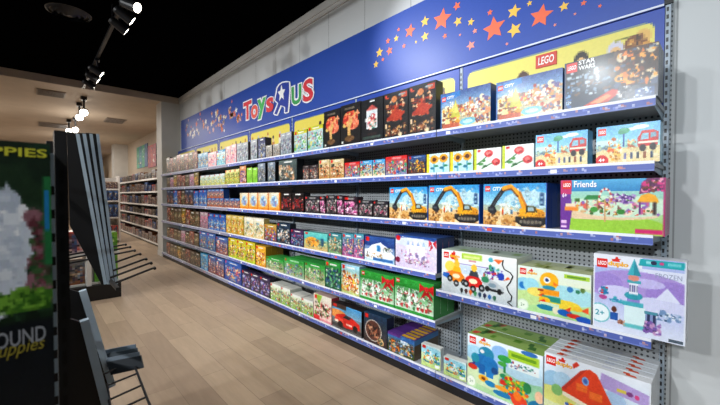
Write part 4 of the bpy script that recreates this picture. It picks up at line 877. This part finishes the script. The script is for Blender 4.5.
for i, (ch, pl, pr, yt, yb, c) in enumerate(LET):
    m = glyph(ch, pl, pr, yt, yb, c, mirror=(ch == 'R'), d=.0008*i)
    if ch == 'R':
        RP = [(368, 215), (372, 185), (388, 158), (412, 143), (440, 138), (464, 142), (467, 200), (461, 300), (456, 345), (432, 352), (424, 348), (424, 312), (408, 304), (394, 340), (382, 366), (358, 362), (352, 350), (372, 300), (378, 286), (358, 268), (362, 240)]
        cx, cy = 415, 240; m = MB()
        for grow, x, c_ in ((1.0, BX-.010, '#f2f2f6'), (None, BX-.013, '#2a3f9c')):
            pts = []
            n = len(RP)
            for q in range(n):
                X0, Y0 = RP[q]
                if grow is None:
                    (xa, ya), (xb, yb) = RP[q-1], RP[(q+1) % n]; tx, ty = xb-xa, yb-ya; L_ = math.hypot(tx, ty); X0 -= ty/L_*9; Y0 += tx/L_*9
                yy, zz = atX(220+X0/6.545, 60+Y0/6.545, BX); pts.append((x, yy, zz))
            m.poly(pts, c_)
        y_, z_ = atX(282.5, 93.5, BX); m.tris2(STAR, (BX-.0155, y_, z_), (0, -.1, 0), (0, 0, .115), '#f4f4f4')
    o = m.build('letter', VINYL, BAN); o['label'] = {'R': 'navy backwards letter with white outline and star', 'T': 'red capital letter at the start', 'o': 'red orange round letter', 'y': 'light green letter with a tail', 's': 'small red letter', 'U': 'green letter', 'S': 'large red last letter'}[ch]
ORG, YEL, PNK = '#ee6a44', '#f2c04c', '#e88a7a'
ST = [(410, 31, 7, ORG), (442, 19.5, 11, ORG), (494, 28.5, 12, ORG), (541, 16, 11.5, ORG), (457, 6, 4.5, ORG), (425, 21.5, 5.5, YEL), (425, 36.5, 5, YEL), (458, 21.5, 5, YEL), (514, 11.5, 7, YEL), (514.5, 30, 7.5, YEL), (471, 22, 4, YEL), (564, 6.5, 5, YEL), (529.5, 3.4, 3, YEL),
      (471, 45.5, 5, PNK), (490, 12.5, 3.2, ORG), (445, 36, 3, ORG), (475, 31, 3, PNK), (404, 46, 2.6, ORG), (416, 42, 1.7, YEL), (583.7, 3, 3, ORG), (396.3, 38.5, 3.4, YEL), (388, 41, 3.2, ORG), (379.5, 52.5, 5, YEL), (389.6, 51, 4.4, ORG), (376, 64.5, 3.8, YEL), (398.7, 29.6, 2.2, ORG), (383, 59.5, 2.2, ORG), (460, 35, 1.6, PNK), (507, 44, 1.8, PNK), (555, 25, 1.8, PNK), (575, 14, 1.6, PNK), (600, 6, 2, ORG)]
R = random.Random(8)
for _ in range(84):
    u = R.uniform(183, 242); t = (u-184)/57; mid = 131-t*17+4*math.sin(u*.4)
    ST.append((u, mid+R.gauss(0, 6.2-2.5*t), R.choice([1.6, 2.0, 2.6, 3.4]), R.choice(['#f0ece8', '#f0a060', '#e8b8b0', '#f2e0c0', '#e87850'])))
for u, v, r, c in ST:
    y_, z_ = atX(u, v, BX); dd = ray(u, v)
    if not (2.45 < z_ < 3.0 and BAY0 < y_ < 8.36): continue
    zc = math.hypot(BX, y_)*math.cos(math.atan2(BX, y_)+YAW); rr = r*zc/F; a = R.uniform(-.3, .3)
    rr = min(rr, z_-2.415, 3.045-z_)
    sv = [(x*math.cos(a)-y*math.sin(a), x*math.sin(a)+y*math.cos(a)) for x, y in STAR[0]]
    MB().tris2((sv, STAR[1]), (BX-.0016, y_, z_), (0, -rr, 0), (0, 0, rr), c).build('star', VINYL, BAN)

# ------------------------------------------------------------------ room shell
YB = 8.77; XW = 2.52; ZC = 3.64
struct('floor', MB().box(-6, 4.2, -4, 30, -.1, 0, '#fff'), FLOOR)
struct('wall_right', MB().box(XW, XW+.15, -4, YB, 0, ZC, '#fff'), WALLM)
struct('trim_1', MB().box(XW-.03, XW, -4, YB, ZC-.09, ZC, '#fff').box(XW-.018, XW, -4, YB, ZC-.14, ZC-.09, '#fff'), WHITEP)
struct('ceiling', MB().box(-6, XW+.15, -4, YB, ZC, ZC+.1, '#fff'), BLACKC)
struct('wall_left', MB().box(-6.1, -6, -4, 30, 0, 4, '#fff'), DARKW)
struct('wall_back', MB().box(-6, XW, -4.1, -4, 0, 4, '#fff'), DARKW)
# opening into the next room: a beam across, a short return wall at the shelving end, a lower cream ceiling beyond
XP = 2.13
struct('trim_2', MB().box(-6, XW+.15, YB, YB+.25, 3.50, ZC+.1, '#fff'), CREAM)
struct('wall_end', MB().box(XP, XW+.9, YB, YB+.42, 0, 3.5, '#fff'), WHITEP)
struct('ceiling_far', MB().box(-6, 4.2, YB+.25, 30, 3.5, 3.6, '#fff'), CREAM)
struct('wall_far', MB().box(-6, 4.2, 27, 27.1, 0, 3.6, '#fff'), CREAM)
XW2 = 2.95
struct('wall_side', MB().box(XW2, XW2+.15, YB+.42, 27, 0, 3.5, '#fff'), CREAM)
struct('trim_3', MB().box(2.45, XW2, 17.4, 17.9, 0, 3.5, '#fff'), WHITEP)
struct('baseboard_side', MB().box(XP-.012, XP, YB+.0, YB+.42, 0, .1, '#fff'), WHITEP)

# ------------------------------------------------------------------ far shelving beyond the opening
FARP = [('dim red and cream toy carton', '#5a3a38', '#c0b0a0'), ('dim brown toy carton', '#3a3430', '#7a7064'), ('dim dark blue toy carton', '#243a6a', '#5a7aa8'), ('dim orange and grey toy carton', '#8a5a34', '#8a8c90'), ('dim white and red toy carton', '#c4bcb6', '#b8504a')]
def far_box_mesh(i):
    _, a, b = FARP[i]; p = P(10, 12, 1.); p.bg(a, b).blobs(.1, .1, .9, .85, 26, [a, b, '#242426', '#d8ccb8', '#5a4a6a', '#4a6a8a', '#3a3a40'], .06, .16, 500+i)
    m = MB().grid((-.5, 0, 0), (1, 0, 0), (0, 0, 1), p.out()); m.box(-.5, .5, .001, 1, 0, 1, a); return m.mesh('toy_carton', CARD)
FM = [far_box_mesh(i) for i in range(5)]
FARL = []
def far_shelves(name, x, xb, y0, y1, zs, label, group, nper, seed, tops):
    r = empty(name, (xb, y0, 0), label, 'shelving', group)
    def part(nm, m, mat, par=None):
        o = m.build(nm, mat, par or r)
        if not par: o.location = -Vector(r.location)
        return o
    part('back_panel', MB().box(xb-.02, xb, y0, y1, .02, tops, '#6c6a6a'), PAINT)
    for yy in (y0, (y0+y1)/2, y1-.03): part('upright', MB().box(xb-.05, xb-.02, yy, yy+.03, 0, tops, '#b8b8b8'), PAINT)
    part('kick_plate', MB().box(x+.03, xb-.05, y0, y1, 0, zs[-1]-.03, '#3a3a3c'), BLACKM)
    R = random.Random(seed)
    for j, z in enumerate(zs):
        s = part('shelf', MB().box(x+.006, xb-.02, y0, y1, z-.03, z-.001, '#a8a6a4'), PAINT)
        part('price_rail', MB().box(x, x+.006, y0, y1, z-.04, z+.006, '#f0efec'), VINYL, s)
        gap = (zs[j-1]-z if j else .34)-.08; y = y1-.03
        wv = (y1-y0-.06)/nper
        for i in range(nper):
            k = R.randrange(5); w = wv*R.uniform(.78, .96); h = gap*R.uniform(.6, .95); d = .2
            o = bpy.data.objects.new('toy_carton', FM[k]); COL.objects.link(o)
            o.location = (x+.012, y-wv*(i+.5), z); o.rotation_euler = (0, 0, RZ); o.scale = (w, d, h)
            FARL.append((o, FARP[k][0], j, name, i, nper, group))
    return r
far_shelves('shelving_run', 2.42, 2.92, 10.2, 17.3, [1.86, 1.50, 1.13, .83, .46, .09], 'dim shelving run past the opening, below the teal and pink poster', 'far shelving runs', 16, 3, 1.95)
far_shelves('shelving_row', 2.42, 2.92, 18.2, 21.6, [1.80, 1.45, 1.1, .8, .45, .09], 'farthest shelving row behind the white pier, below the blue poster', 'far shelving runs', 6, 4, 1.9)
FSH = ['top shelf', 'second shelf', 'third shelf', 'fourth shelf', 'fifth shelf', 'bottom deck']
OO = ['first', 'second', 'third', 'fourth', 'fifth', 'sixth', 'seventh', 'eighth', 'ninth', 'tenth', 'eleventh', 'twelfth', 'thirteenth', 'fourteenth', 'fifteenth', 'sixteenth']
for o, d, j, nm, i, n, g in FARL:
    place = 'dim run past the opening' if nm == 'shelving_run' else 'farthest row behind the pier'
    tag(o, f'{d}, {OO[i]} from left, {FSH[j]}, {place}', 'toy box', f'cartons on the {place}')
def poster(Y0, Y1, z0, z1, x, label, cols, seed):
    p = P(24, 20, 1.2)
    p.bg(cols[0], cols[0])
    n = len(cols)
    for i, c in enumerate(cols): p.r(i/n, 0, (i+1)/n, 1, c)
    p.blobs(.05, .1, .95, .9, 26, ['#f0e8e0', '#d8a05a', '#2a3a6a']+cols, .03, .09, seed)
    m = MB().box(x, x+.02, Y0, Y1, z0, z1, '#3a3a4a'); m.grid((x-.001, Y1, z0), (0, Y0-Y1, 0), (0, 0, z1-z0), p.out())
    tag(m.build('poster', VINYL), label, 'poster', 'posters above the far shelves')
poster(12.75, 13.83, 2.33, 3.08, XW2-.021, 'pink and red striped poster above the dim shelves past the opening', ['#b8486a', '#c85048', '#b84a5a'], 1)
poster(13.87, 15.6, 2.4, 3.2, XW2-.021, 'teal and green poster left of the pink one past the opening', ['#3aa080', '#3a8aa0', '#4ab090', '#3a70a8'], 2)
poster(18.8, 21.3, 2.32, 2.95, XW2-.021, 'blue and purple poster behind the white pier far away', ['#5a6ab8', '#7a5a9c', '#4a5aa8'], 3)
# free-standing end display farther along, bluish goods on white shelves
XE0, XE1, YE = 1.42, 1.86, 12.2
e = empty('end_display', ((XE0+XE1)/2, YE, 0), 'white end display of blue goods left of the white pier', 'shelving')
def pe(nm, m, mat):
    o = m.build(nm, mat, e); o.location = -Vector(e.location); return o
pe('back_panel', MB().box(XE0, XE1, YE+.38, YE+.42, 0, 1.9, '#a8a4a0'), PAINT)
pe('post', MB().box(XE1-.04, XE1, YE-.02, YE+.42, 0, 1.95, '#d8d4d0'), PAINT)
EZ = [1.58, 1.24, .76, .12]
for z in EZ: pe('shelf', MB().box(XE0, XE1-.04, YE, YE+.38, z-.04, z-.001, '#dcdad8'), PAINT)
for j, z in enumerate(EZ):
    for i in range(3):
        o = bpy.data.objects.new('toy_carton', FM[2 if j in (1, 2) else (0 if j == 0 else 4)]); COL.objects.link(o); w = (XE1-XE0-.06)/3
        o.location = (XE0+.01+w*(i+.5), YE+.01, z); o.scale = (w*.92, .2, [.2, .28, .36, .4][j])
        tag(o, f'{["left", "middle", "right"][i]} carton on the {["top", "second", "third", "bottom"][j]} shelf of the white end display', 'toy box', 'goods on the white end display')
# pleated cream curtain far away
m = MB(); yc = 22.5; xa, za = atY(92, 190, yc); xb_, zb_ = atY(104, 143, yc)
for i in range(12):
    a = xa+(xb_-xa)*i/12; b = xa+(xb_-xa)*(i+1)/12; mid = (a+b)/2
    m.poly([(a, yc, 0), (mid, yc-.05, 0), (mid, yc-.05, 2.9), (a, yc, 2.9)], '#cbb98a'); m.poly([(mid, yc-.05, 0), (b, yc, 0), (b, yc, 2.9), (mid, yc-.05, 2.9)], '#cbb98a')
    m.poly([(b, yc+.03, 0), (a, yc+.03, 0), (a, yc+.03, 2.9), (b, yc+.03, 2.9)], '#cbb98a')
tag(m.build('curtain', VINYL), 'pleated pale yellow curtain at the far end of the store', 'curtain')

# low gondola with green boxes in the middle of the store
g = empty('low_gondola', (.55, 5.72, 0), 'low white gondola with black base and green boxes, past the hooks', 'shelving')
def pg(nm, m, mat):
    o = m.build(nm, mat, g); o.location = -Vector(g.location); return o
pg('base', MB().box(.2, .87, 5.72, 6.9, 0, .2, '#141416'), BLACKM)
pg('post', MB().box(.5, .55, 5.74, 5.80, .2, 1.15, '#dcdcd8'), PAINT)
pg('back_panel', MB().box(.55, .58, 5.85, 6.9, .2, 1.15, '#9a9894'), PAINT)
for z in (.225, .62): pg('shelf', MB().box(.2, .87, 5.8, 6.9, z-.024, z, '#cfcfca'), PAINT)
pgn = P(14, 12, 1.3); pgn.bg('#5a9a3a', '#8ac04a').blobs(.1, .1, .9, .8, 16, ['#d8e8b0', '#3a7a3a', '#e8f0e0', '#6ab04a'], .05, .14, 6)
mg = MB().grid((-.5, 0, 0), (1, 0, 0), (0, 0, 1), pgn.out()); mg.box(-.5, .5, .001, 1, 0, 1, '#5a9a3a'); MG = mg.mesh('toy_box', CARD)
for i, (x, z, h) in enumerate(((.72, .226, .22), (.72, .447, .14), (.72, .622, .26), (.36, .226, .3), (.36, .622, .3))):
    o = bpy.data.objects.new('toy_box', MG if i < 3 else FM[3 if i == 3 else 4]); COL.objects.link(o); o.location = (x, 5.83, z); o.scale = (.26, .016 if False else .25, h)
    tag(o, ['green toy box ', 'green toy box ', 'green toy box ', 'orange toy box ', 'white and red toy box '][i]+['low on the right of the low gondola', 'stacked on another on the right of the low gondola', 'on the upper right shelf of the low gondola', 'low on the left of the low gondola', 'on the upper left shelf of the low gondola'][i], 'toy box', 'boxes on the low gondola')

# ------------------------------------------------------------------ black wire display rack at the near left
rk = empty('display_rack', (.04, .8, 0), 'black metal display rack with slanted panels and peg hooks at left', 'display rack')
def pr(nm, m, mat, label=None, par=None):
    o = m.build(nm, mat, par or rk)
    if not par: o.location = -Vector(rk.location)
    if label: o['label'] = label
    return o
BK = '#15171a'
m = MB().box(.0285, .046, .80, .84, 0, 1.512, BK)
for i in range(34): m.poly([(.034, .7995, .1+i*.04), (.040, .7995, .1+i*.04), (.040, .7995, .125+i*.04), (.034, .7995, .125+i*.04)], '#050506')
pr('upright', m, BLACKM)
m = MB().box(.0195, .0275, .785, .80, 0, 1.47, '#a8bccb')
for i in range(34): m.poly([(.0200, .7845, .08+i*.04), (.0270, .7845, .08+i*.04), (.0270, .7845, .095+i*.04), (.0200, .7845, .095+i*.04)], '#15171a')
pr('slot_strip', m, PAINT, 'pale perforated strip')
pr('upright', MB().box(.03, .05, 1.30, 1.34, 0, 1.55, BK), BLACKM)
pr('upright', MB().box(.0, .057, 2.60, 2.64, 0, 1.62, BK), BLACKM)
pr('base', MB().box(-.55, .1, .86, 2.64, 0, .12, BK), BLACKM)
pr('lower_panel', MB().box(.0, .02, 1.0, 2.60, .12, .86, '#101114'), BLACKM)
for z in (.9, 1.2, 1.46): pr('rail', MB().box(.03, .045, .84, 2.60, z-.012, z+.012, '#101114'), BLACKM)
GE = '#aabdcc'
# upper tier: four leaning panels, each a little farther and standing out a little more than the one in front
for i in range(4):
    Y = 2.12+.14*i
    t = atY(79+6.6*i, 134, Y); b = atY(106.5+3.6*i, 284, Y); l0 = atY(67, 131, Y); l1 = atY(70, 226, Y)
    pts = [(l0[0], Y, l0[1]), (t[0], Y, t[1]), (b[0], Y, b[1]), (b[0]-.02, Y, b[1]), (l1[0], Y, l1[1])]
    if i == 0: m = MB().prism(list(reversed(pts)), (0, .012, 0), '#121417')
    else: m = MB().prism(list(reversed([(t[0]-.06, Y, t[1]), (t[0], Y, t[1]), (b[0], Y, b[1]), (b[0]-.06, Y, b[1]+.06)])), (0, .012, 0), '#121417')
    pr('slanted_panel', m, BLACKM)
    a0 = Vector((t[0]-.013, Y-.004, t[1])); a1 = Vector((b[0]-.011, Y-.004, b[1])); dx = Vector((.014, 0, 0))
    pr('edge_strip', MB().prism([a0, a1, a1+dx, a0+dx], (0, .02, 0), GE), PAINT, 'grey edge strip')
XT = .5
for i, (u, v) in enumerate(((126, 244.5), (130.5, 247), (135, 250.5), (140.5, 254), (146.5, 259), (151.5, 263), (155, 268))):
    zt = .99+.010*(6-i); d = ray(u, v); t = (zt-H)/d[2]; tip = Vector((d[0]*t, d[1]*t, zt))
    base = Vector((.03 if i < 3 else .30, tip.y+.0, zt-.055))
    hk = MB().path([base, tip-Vector((.012, 0, 0)), tip], .006, 8, '#131417'); hk.cyl(tip-Vector((.004, .014, 0)), tip+Vector((.0, .014, 0)), .008, n=8, col='#131417')
    pr('peg_hook', hk, BLACKM)
pr('hook_bar', MB().box(.29, .305, 2.05, 3.2, .93, .945, BK), BLACKM)
# lower tier: two leaning panels and a small wire basket with its tickets
for (Y, t_, b_) in ((1.62, (79, 292), (109, 388)), (1.36, (80, 322), (103, 412))):
    t = atY(*t_, Y); b = atY(*b_, Y)
    pts = [(.022, Y, t[1]+.05), (t[0], Y, t[1]), (b[0], Y, b[1]), (.022, Y, b[1])]
    pr('slanted_panel', MB().prism(list(reversed(pts)), (0, .016, 0), '#121417'), BLACKM)
    q = Vector((b[0]-t[0], 0, b[1]-t[1])).normalized(); nrm = Vector((-q.z, 0, q.x)); nrm = nrm if nrm.x > 0 else -nrm
    a0 = Vector((t[0], Y-.004, t[1])); a1 = Vector((b[0], Y-.004, b[1]))
    pr('edge_strip', MB().prism([a0, a0+nrm*.022, a1+nrm*.022, a1], (0, .024, 0), GE), PAINT, 'grey edge strip')
def onZ(u, v, Z):
    d = ray(u, v); t = (Z-H)/d[2]; return Vector((d[0]*t, d[1]*t, Z))
zb = .74
m = MB(); m.path([onZ(130, 354, zb), onZ(150.5, 407, zb)], .004, 8, BK); m.path([onZ(107, 384, zb), onZ(112, 420, zb)], .004, 8, BK)
for a, b in (((107.5, 372.5), (132.5, 360.5)), ((108, 385), (137, 373.5)), ((111, 399), (141, 385.5)), ((118, 410), (146, 397))): m.path([onZ(*a, zb), onZ(*b, zb)], .0035, 8, BK)
m.path([onZ(107.5, 372.5, zb), onZ(107.5, 372.5, zb)+Vector((-.1, 0, 0))], .004, 8, BK)
pr('wire_basket', m, BLACKM)
m = MB(); c = onZ(117, 347, .80)
for i in range(4):
    o = Vector((-.05+.004*i, -.012*i, -.012*i)); m.prism([c+o, c+o+Vector((.10, -.055, .012)), c+o+Vector((.105, -.075, -.03)), c+o+Vector((.01, -.02, -.045))], (.004, .006, 0), ['#5a6a78', '#3a444c', '#6f7c88', '#2a3036'][i])
m.path([c+Vector((-.05, 0, 0)), c+Vector((-.12, .02, .02))], .004, 8, BK)
pr('ticket_holder', m, PLAST, 'stack of grey price ticket holders')

# ------------------------------------------------------------------ big printed carton at the left edge
Yp = .70
x1, zt = atY(50, 143, Yp)[0], 1.4+.0
zt = atY(25, 142, Yp)[1]; xL = -.36; zbot = .86
ww = x1-xL; hh = zt-zbot
def uvp(u, v): X, Z = atY(u, v, Yp); return ((X-xL)/ww, (Z-zbot)/hh)
p = P(150, 150, ww/hh); p.noise = .25
p.bg('#16301c', '#26402a')
p.blobs(0, .3, 1, .85, 90, ['#1c3420', '#2a4a2c', '#14281a', '#34523a', '#3a4c3c'], .03, .1, 5)
xa, ya = uvp(0, 188); xb2, yb2 = uvp(42, 300); gx, gy = uvp(25, 320); _, g0 = uvp(25, 305); _, hb = uvp(25, 165)
p.blobs(xa-.25, g0, xb2+.0, uvp(0, 215)[1], 60, ['#5a3a34', '#2f5a34', '#8a3a44', '#3a6a3a', '#24402a'], .015, .035, 6)
p.e(xa-.16, uvp(0, 245)[1], .25, .15, '#d8dfe9').e(xa-.13, uvp(0, 285)[1], .2, .1, '#cfd7e2').blobs(xa-.3, uvp(0, 300)[1], xa+.05, uvp(0, 195)[1], 90, ['#e4eaf2', '#d2dae6', '#f2f5fa', '#c4cedc'], .012, .04, 7)
p.blobs(uvp(28, 0)[0], g0, uvp(43, 0)[0], uvp(0, 215)[1], 34, ['#80505c', '#6a3a44', '#2f5a34', '#4a6a44', '#98707a'], .008, .02, 16)
p.blobs(xa-.2, uvp(0, 310)[1], xb2+.01, uvp(0, 297)[1], 140, ['#4a7a2c', '#6a9a3a', '#38641f', '#7fae48'], .006, .022, 9)
p.r(0, 0, 1, uvp(25, 322)[1], '#0f1a22').r(0, 0, 1, uvp(25, 322)[1]-.004, '#101a22')
p.r(0, uvp(25, 166)[1], 1, 1, '#1e3a26').blobs(.3, uvp(25, 164)[1], 1, 1, 20, ['#234430', '#1a3222'], .02, .06, 10)
p.r(uvp(43, 200)[0], uvp(25, 268)[1], 1, uvp(25, 176)[1], '#2f7a4a').r(uvp(44.5, 200)[0], uvp(25, 232)[1], uvp(49, 200)[0], uvp(25, 190)[1], '#2a86b8')
p.blobs(xa, .02, 1, .2, 14, ['#1a2c38', '#2a2420', '#4a3020'], .02, .05, 11)
m = MB().grid((xL, Yp, zbot), (ww, 0, 0), (0, 0, hh), p.out()); m.box(xL, x1, Yp+.0006, Yp+.08, zbot, zt, '#12201a')
pc = m.build('toy_carton', CARD); tag(pc, 'large dark green printed puppy carton at the left edge', 'toy box')
def letters(s, ul, ur, vt, vb, col, name_lab, shear=0., bold=.02, back=0.):
    a = atY(ul, (vt+vb)/2, Yp); b = atY(ur, (vt+vb)/2, Yp); um = (ul+ur)/2
    z1 = atY(um, vt, Yp)[1]; z0 = atY(um, vb, Yp)[1]
    MB().tris2(text(s, bold, shear), (a[0], Yp-.0012, z0), (b[0]-a[0], 0, 0), (0, 0, z1-z0), col).build('lettering', CARD, pc)['label'] = name_lab
letters('PUPPIES', -46, 47, 146.5, 155.5, '#c9c83a', 'yellow capital lettering along the top')
letters('POUND', -14, 46, 330, 346, '#8b9098', 'white capital lettering', bold=.01)
letters('Puppies', -12, 45, 341, 358, '#8f8430', 'yellow script lettering', shear=.3, bold=0)
rk2 = MB().box(xL-.02, x1-.002, Yp+.0, Yp+.075, 0, zbot-.001, '#131418')
tag(rk2.build('display_plinth', BLACKM), 'black plinth under the printed puppy carton', 'stand')

# ------------------------------------------------------------------ ceiling things
def spot(name, loc, aim, label, group, lit=True, s=1.):
    r = empty(name, loc, label, 'ceiling light', group)
    L = Vector(loc); d = (Vector(aim)-L).normalized()
    st = MB().cyl((0, 0, .16*s), (0, 0, .02*s), .012*s, n=10, col='#1a1a1c').box(-.03*s, .03*s, -.05*s, .05*s, (.15*s if s == 1 else .15*s), .178 if s == 1 else .2*s, '#1a1a1c'); st.build('stem', BLACKM, r)
    hsg = MB().cyl(-d*.09*s, d*.062*s, .042*s, .05*s, 16, '#161618', cap=False).cyl(d*.04*s, d*.044*s, .046*s, .046*s, 16, '#161618').cyl(-d*.11*s, -d*.09*s, .034*s, .042*s, 16, '#161618'); hsg.build('housing', BLACKM, r)
    ln = MB().cyl(d*.056*s, d*.061*s, .043*s, .043*s, 16, '#ffffff'); ln.build('lens', LAMP if lit else PLAST, r)
    return r
def lamp(loc, aim, W, size=70, col=(1, .95, .88), blend=.6, r=.05):
    l = bpy.data.lights.new('spot_lamp', 'SPOT'); l.energy = W; l.spot_size = math.radians(size); l.spot_blend = blend; l.color = col; l.shadow_soft_size = r
    o = bpy.data.objects.new('spot_lamp', l); COL.objects.link(o); o.location = loc
    o.rotation_euler = (Vector(aim)-Vector(loc)).to_track_quat('-Z', 'Y').to_euler()
    return o
TX, TZ = .715, 3.40
tr = MB().box(TX-.018, TX+.018, -1.5, 8.3, TZ-.02, TZ+.015, '#151517')
for y in (-.5, 2.2, 5.0, 7.8): tr.cyl((TX, y, TZ+.01), (TX, y, ZC+.0), .008, n=8, col='#151517')
tag(tr.build('light_track', BLACKM), 'black light track hanging from the black ceiling over the aisle', 'light track')
heads = [(3.92, 'nearest, bright round lens facing the shelves'), (4.2, 'second, tilted with a thin lit rim'), (4.5, 'third, mostly dark from here'), (6.35, 'fourth along the track'), (6.75, 'fifth along the track'), (7.2, 'last one before the beam')]
HA = {3.92: -1.6, 4.2: -.1, 4.5: .03, 6.35: -.2, 6.75: -.05, 7.2: .03}
for y, lab in heads:
    spot('track_spotlight', (TX, y, TZ-.20), (2.2, y+HA[y], 2.3), 'black track spotlight over the aisle, '+lab, 'spotlights on the aisle track')
# round louvred diffuser in the black ceiling
d = ray(69, 12.5); t = (ZC-H)/d[2]; vx_, vy_ = d[0]*t, d[1]*t
m = MB()
for r0, r1, z0 in ((.22, .195, -.022), (.172, .147, -.032), (.12, .095, -.042), (.07, .036, -.05)):
    n = 32
    for k in range(n):
        a = 2*PI*k/n; b = 2*PI*(k+1)/n
        m.poly([(r0*math.cos(a), r0*math.sin(a), z0+.028), (r0*math.cos(b), r0*math.sin(b), z0+.028), (r1*math.cos(b), r1*math.sin(b), z0), (r1*math.cos(a), r1*math.sin(a), z0)], '#2c2c2e')
m.cyl((0, 0, -.045), (0, 0, 0), .036, .036, 16, '#2a2a2c'); m.cyl((0, 0, -.004), (0, 0, 0), .225, .225, 32, '#0a0a0b')
tag(m.build('ceiling_diffuser', PAINT, loc=(vx_, vy_, ZC)), 'round louvred air diffuser in the black ceiling', 'vent')
ZF = 3.5
def cvent(u0, u1, v, wid, label):
    def pt(u):
        d = ray(u, v); t = (ZF-H)/d[2]; return d[0]*t, d[1]*t
    (xa, ya), (xb, yb) = pt(u0), pt(u1); yc = (ya+yb)/2
    m = MB().box(xa, xb, yc-wid/2, yc+wid/2, ZF-.02, ZF, '#8a8078')
    for k in range(5): m.box(xa+.02, xb-.02, yc-wid/2+wid*(k+.5)/5-.012, yc-wid/2+wid*(k+.5)/5+.012, ZF-.028, ZF-.02, '#4a4440')
    tag(m.build('ceiling_vent', PAINT), label, 'vent', 'vents in the cream ceiling')
cvent(36, 66, 93, .5, 'long louvred vent in the cream ceiling just past the beam')
cvent(104, 126, 120.5, .7, 'dark louvred vent in the cream ceiling towards the wall')
cvent(38, 68, 125, .8, 'faint louvred vent far back in the cream ceiling')
def far_spot(u, v, Z, lab):
    d = ray(u, v); t = (Z-H)/d[2]; L = (d[0]*t, d[1]*t, Z)
    spot('ceiling_spotlight', L, (0, 3, .8), lab, 'spotlights in the cream ceiling', s=1.6)
    return L
for (u, v), lab in zip(((84, 112), (79.5, 117), (75.5, 129.5), (69, 131)), ('nearest of four white spotlights past the beam', 'second of four white spotlights past the beam', 'third of four white spotlights past the beam', 'farthest of four white spotlights past the beam')):
    far_spot(u, v, 3.18, lab)

# ------------------------------------------------------------------ light: ceiling tracks along the aisle, plus added fill lamps here and in the far room
LT = -2.0
COOL, WARM_ = (.9, .96, 1), (1, .94, .86)
for i, y in enumerate((-1.0, 1.35, 2.6, 3.8, 5.0, 6.3, 7.5)):
    lamp((LT, y, 3.22), (2.3, y-.3 if i else .1, 1.45), [360, 300, 250, 230, 220, 230, 240][i], 64, COOL if i < 4 else (1, .97, .92), .85, .06) if i else lamp((LT, y, 3.22), (2.3, -.15, 1.3), 350, 64, (.74, .9, 1), .85, .06)
for y in (-.4, 1.3, 3.0, 4.7, 6.4):  # added low-angle fill lamps, unseen, to brighten the inside of the shelves
    lamp((-4.6, y, 3.2), (2.3, y, .8), 800, 60, (.94, .97, 1), .9, .1)
lamp((TX, 3.0, 3.25), (2.44, 1.7, 2.72), 300, 40, (.92, .95, 1), .9, .05)
for y in (1.2, 3.2, 5.2, 7.2):
    lamp((TX, y, 3.2), (1.1, y-.2, 0), 140, 110, (1, .93, .85), 1., .08)
lamp((TX, 6.4, 3.2), (2.3, 8.77, 2.3), 70, 60, (1, .95, .88), 1., .08)
lamp((-1.6, -2.6, 3.3), (-.1, .7, 1.2), 210, 50, (1, .97, .92), .8, .08)  # unseen lamp behind the camera, added to brighten the carton and rack
for x, y in ((-1.5, 12), (1.0, 11.5), (1.0, 16), (-2, 17), (1, 21)):
    l = bpy.data.lights.new('far_room_fill', 'AREA'); l.energy = 90; l.size = 1.2; l.color = (1, .94, .86)  # added area fill under the far ceiling, no fixture built for it
    o = bpy.data.objects.new('far_room_fill', l); COL.objects.link(o); o.location = (x, y, 3.45)
    l2 = bpy.data.lights.new('far_ceiling_fill', 'POINT'); l2.energy = 34; l2.shadow_soft_size = .15; l2.color = (1, .92, .82)  # added point fill in mid-air, brightens the far room and its ceiling
    o = bpy.data.objects.new('far_ceiling_fill', l2); COL.objects.link(o); o.location = (x, y, 2.7)
write_labels()
w = bpy.data.worlds.new('world'); SC.world = w; w.use_nodes = True
w.node_tree.nodes['Background'].inputs['Color'].default_value = (.8, .88, 1, 1); w.node_tree.nodes['Background'].inputs['Strength'].default_value = .75

# ------------------------------------------------------------------ camera
cam = bpy.data.cameras.new('camera'); co = bpy.data.objects.new('camera', cam); COL.objects.link(co)
cam.sensor_width = 36; cam.lens = 36*F/720; cam.clip_start = .02
co.location = (0, 0, H)
fwd = Vector((math.sin(-YAW)*math.cos(PITCH), math.cos(-YAW)*math.cos(PITCH), math.sin(PITCH)))
co.rotation_euler = fwd.to_track_quat('-Z', 'Y').to_euler()
cam.dof.use_dof = True; cam.dof.focus_distance = 2.1; cam.dof.aperture_fstop = 4.0
SC.camera = co
SC.view_settings.view_transform = 'Standard'; SC.view_settings.look = 'None'; SC.view_settings.gamma = 1; SC.view_settings.use_curve_mapping = False
SC.view_settings.exposure = -0.8
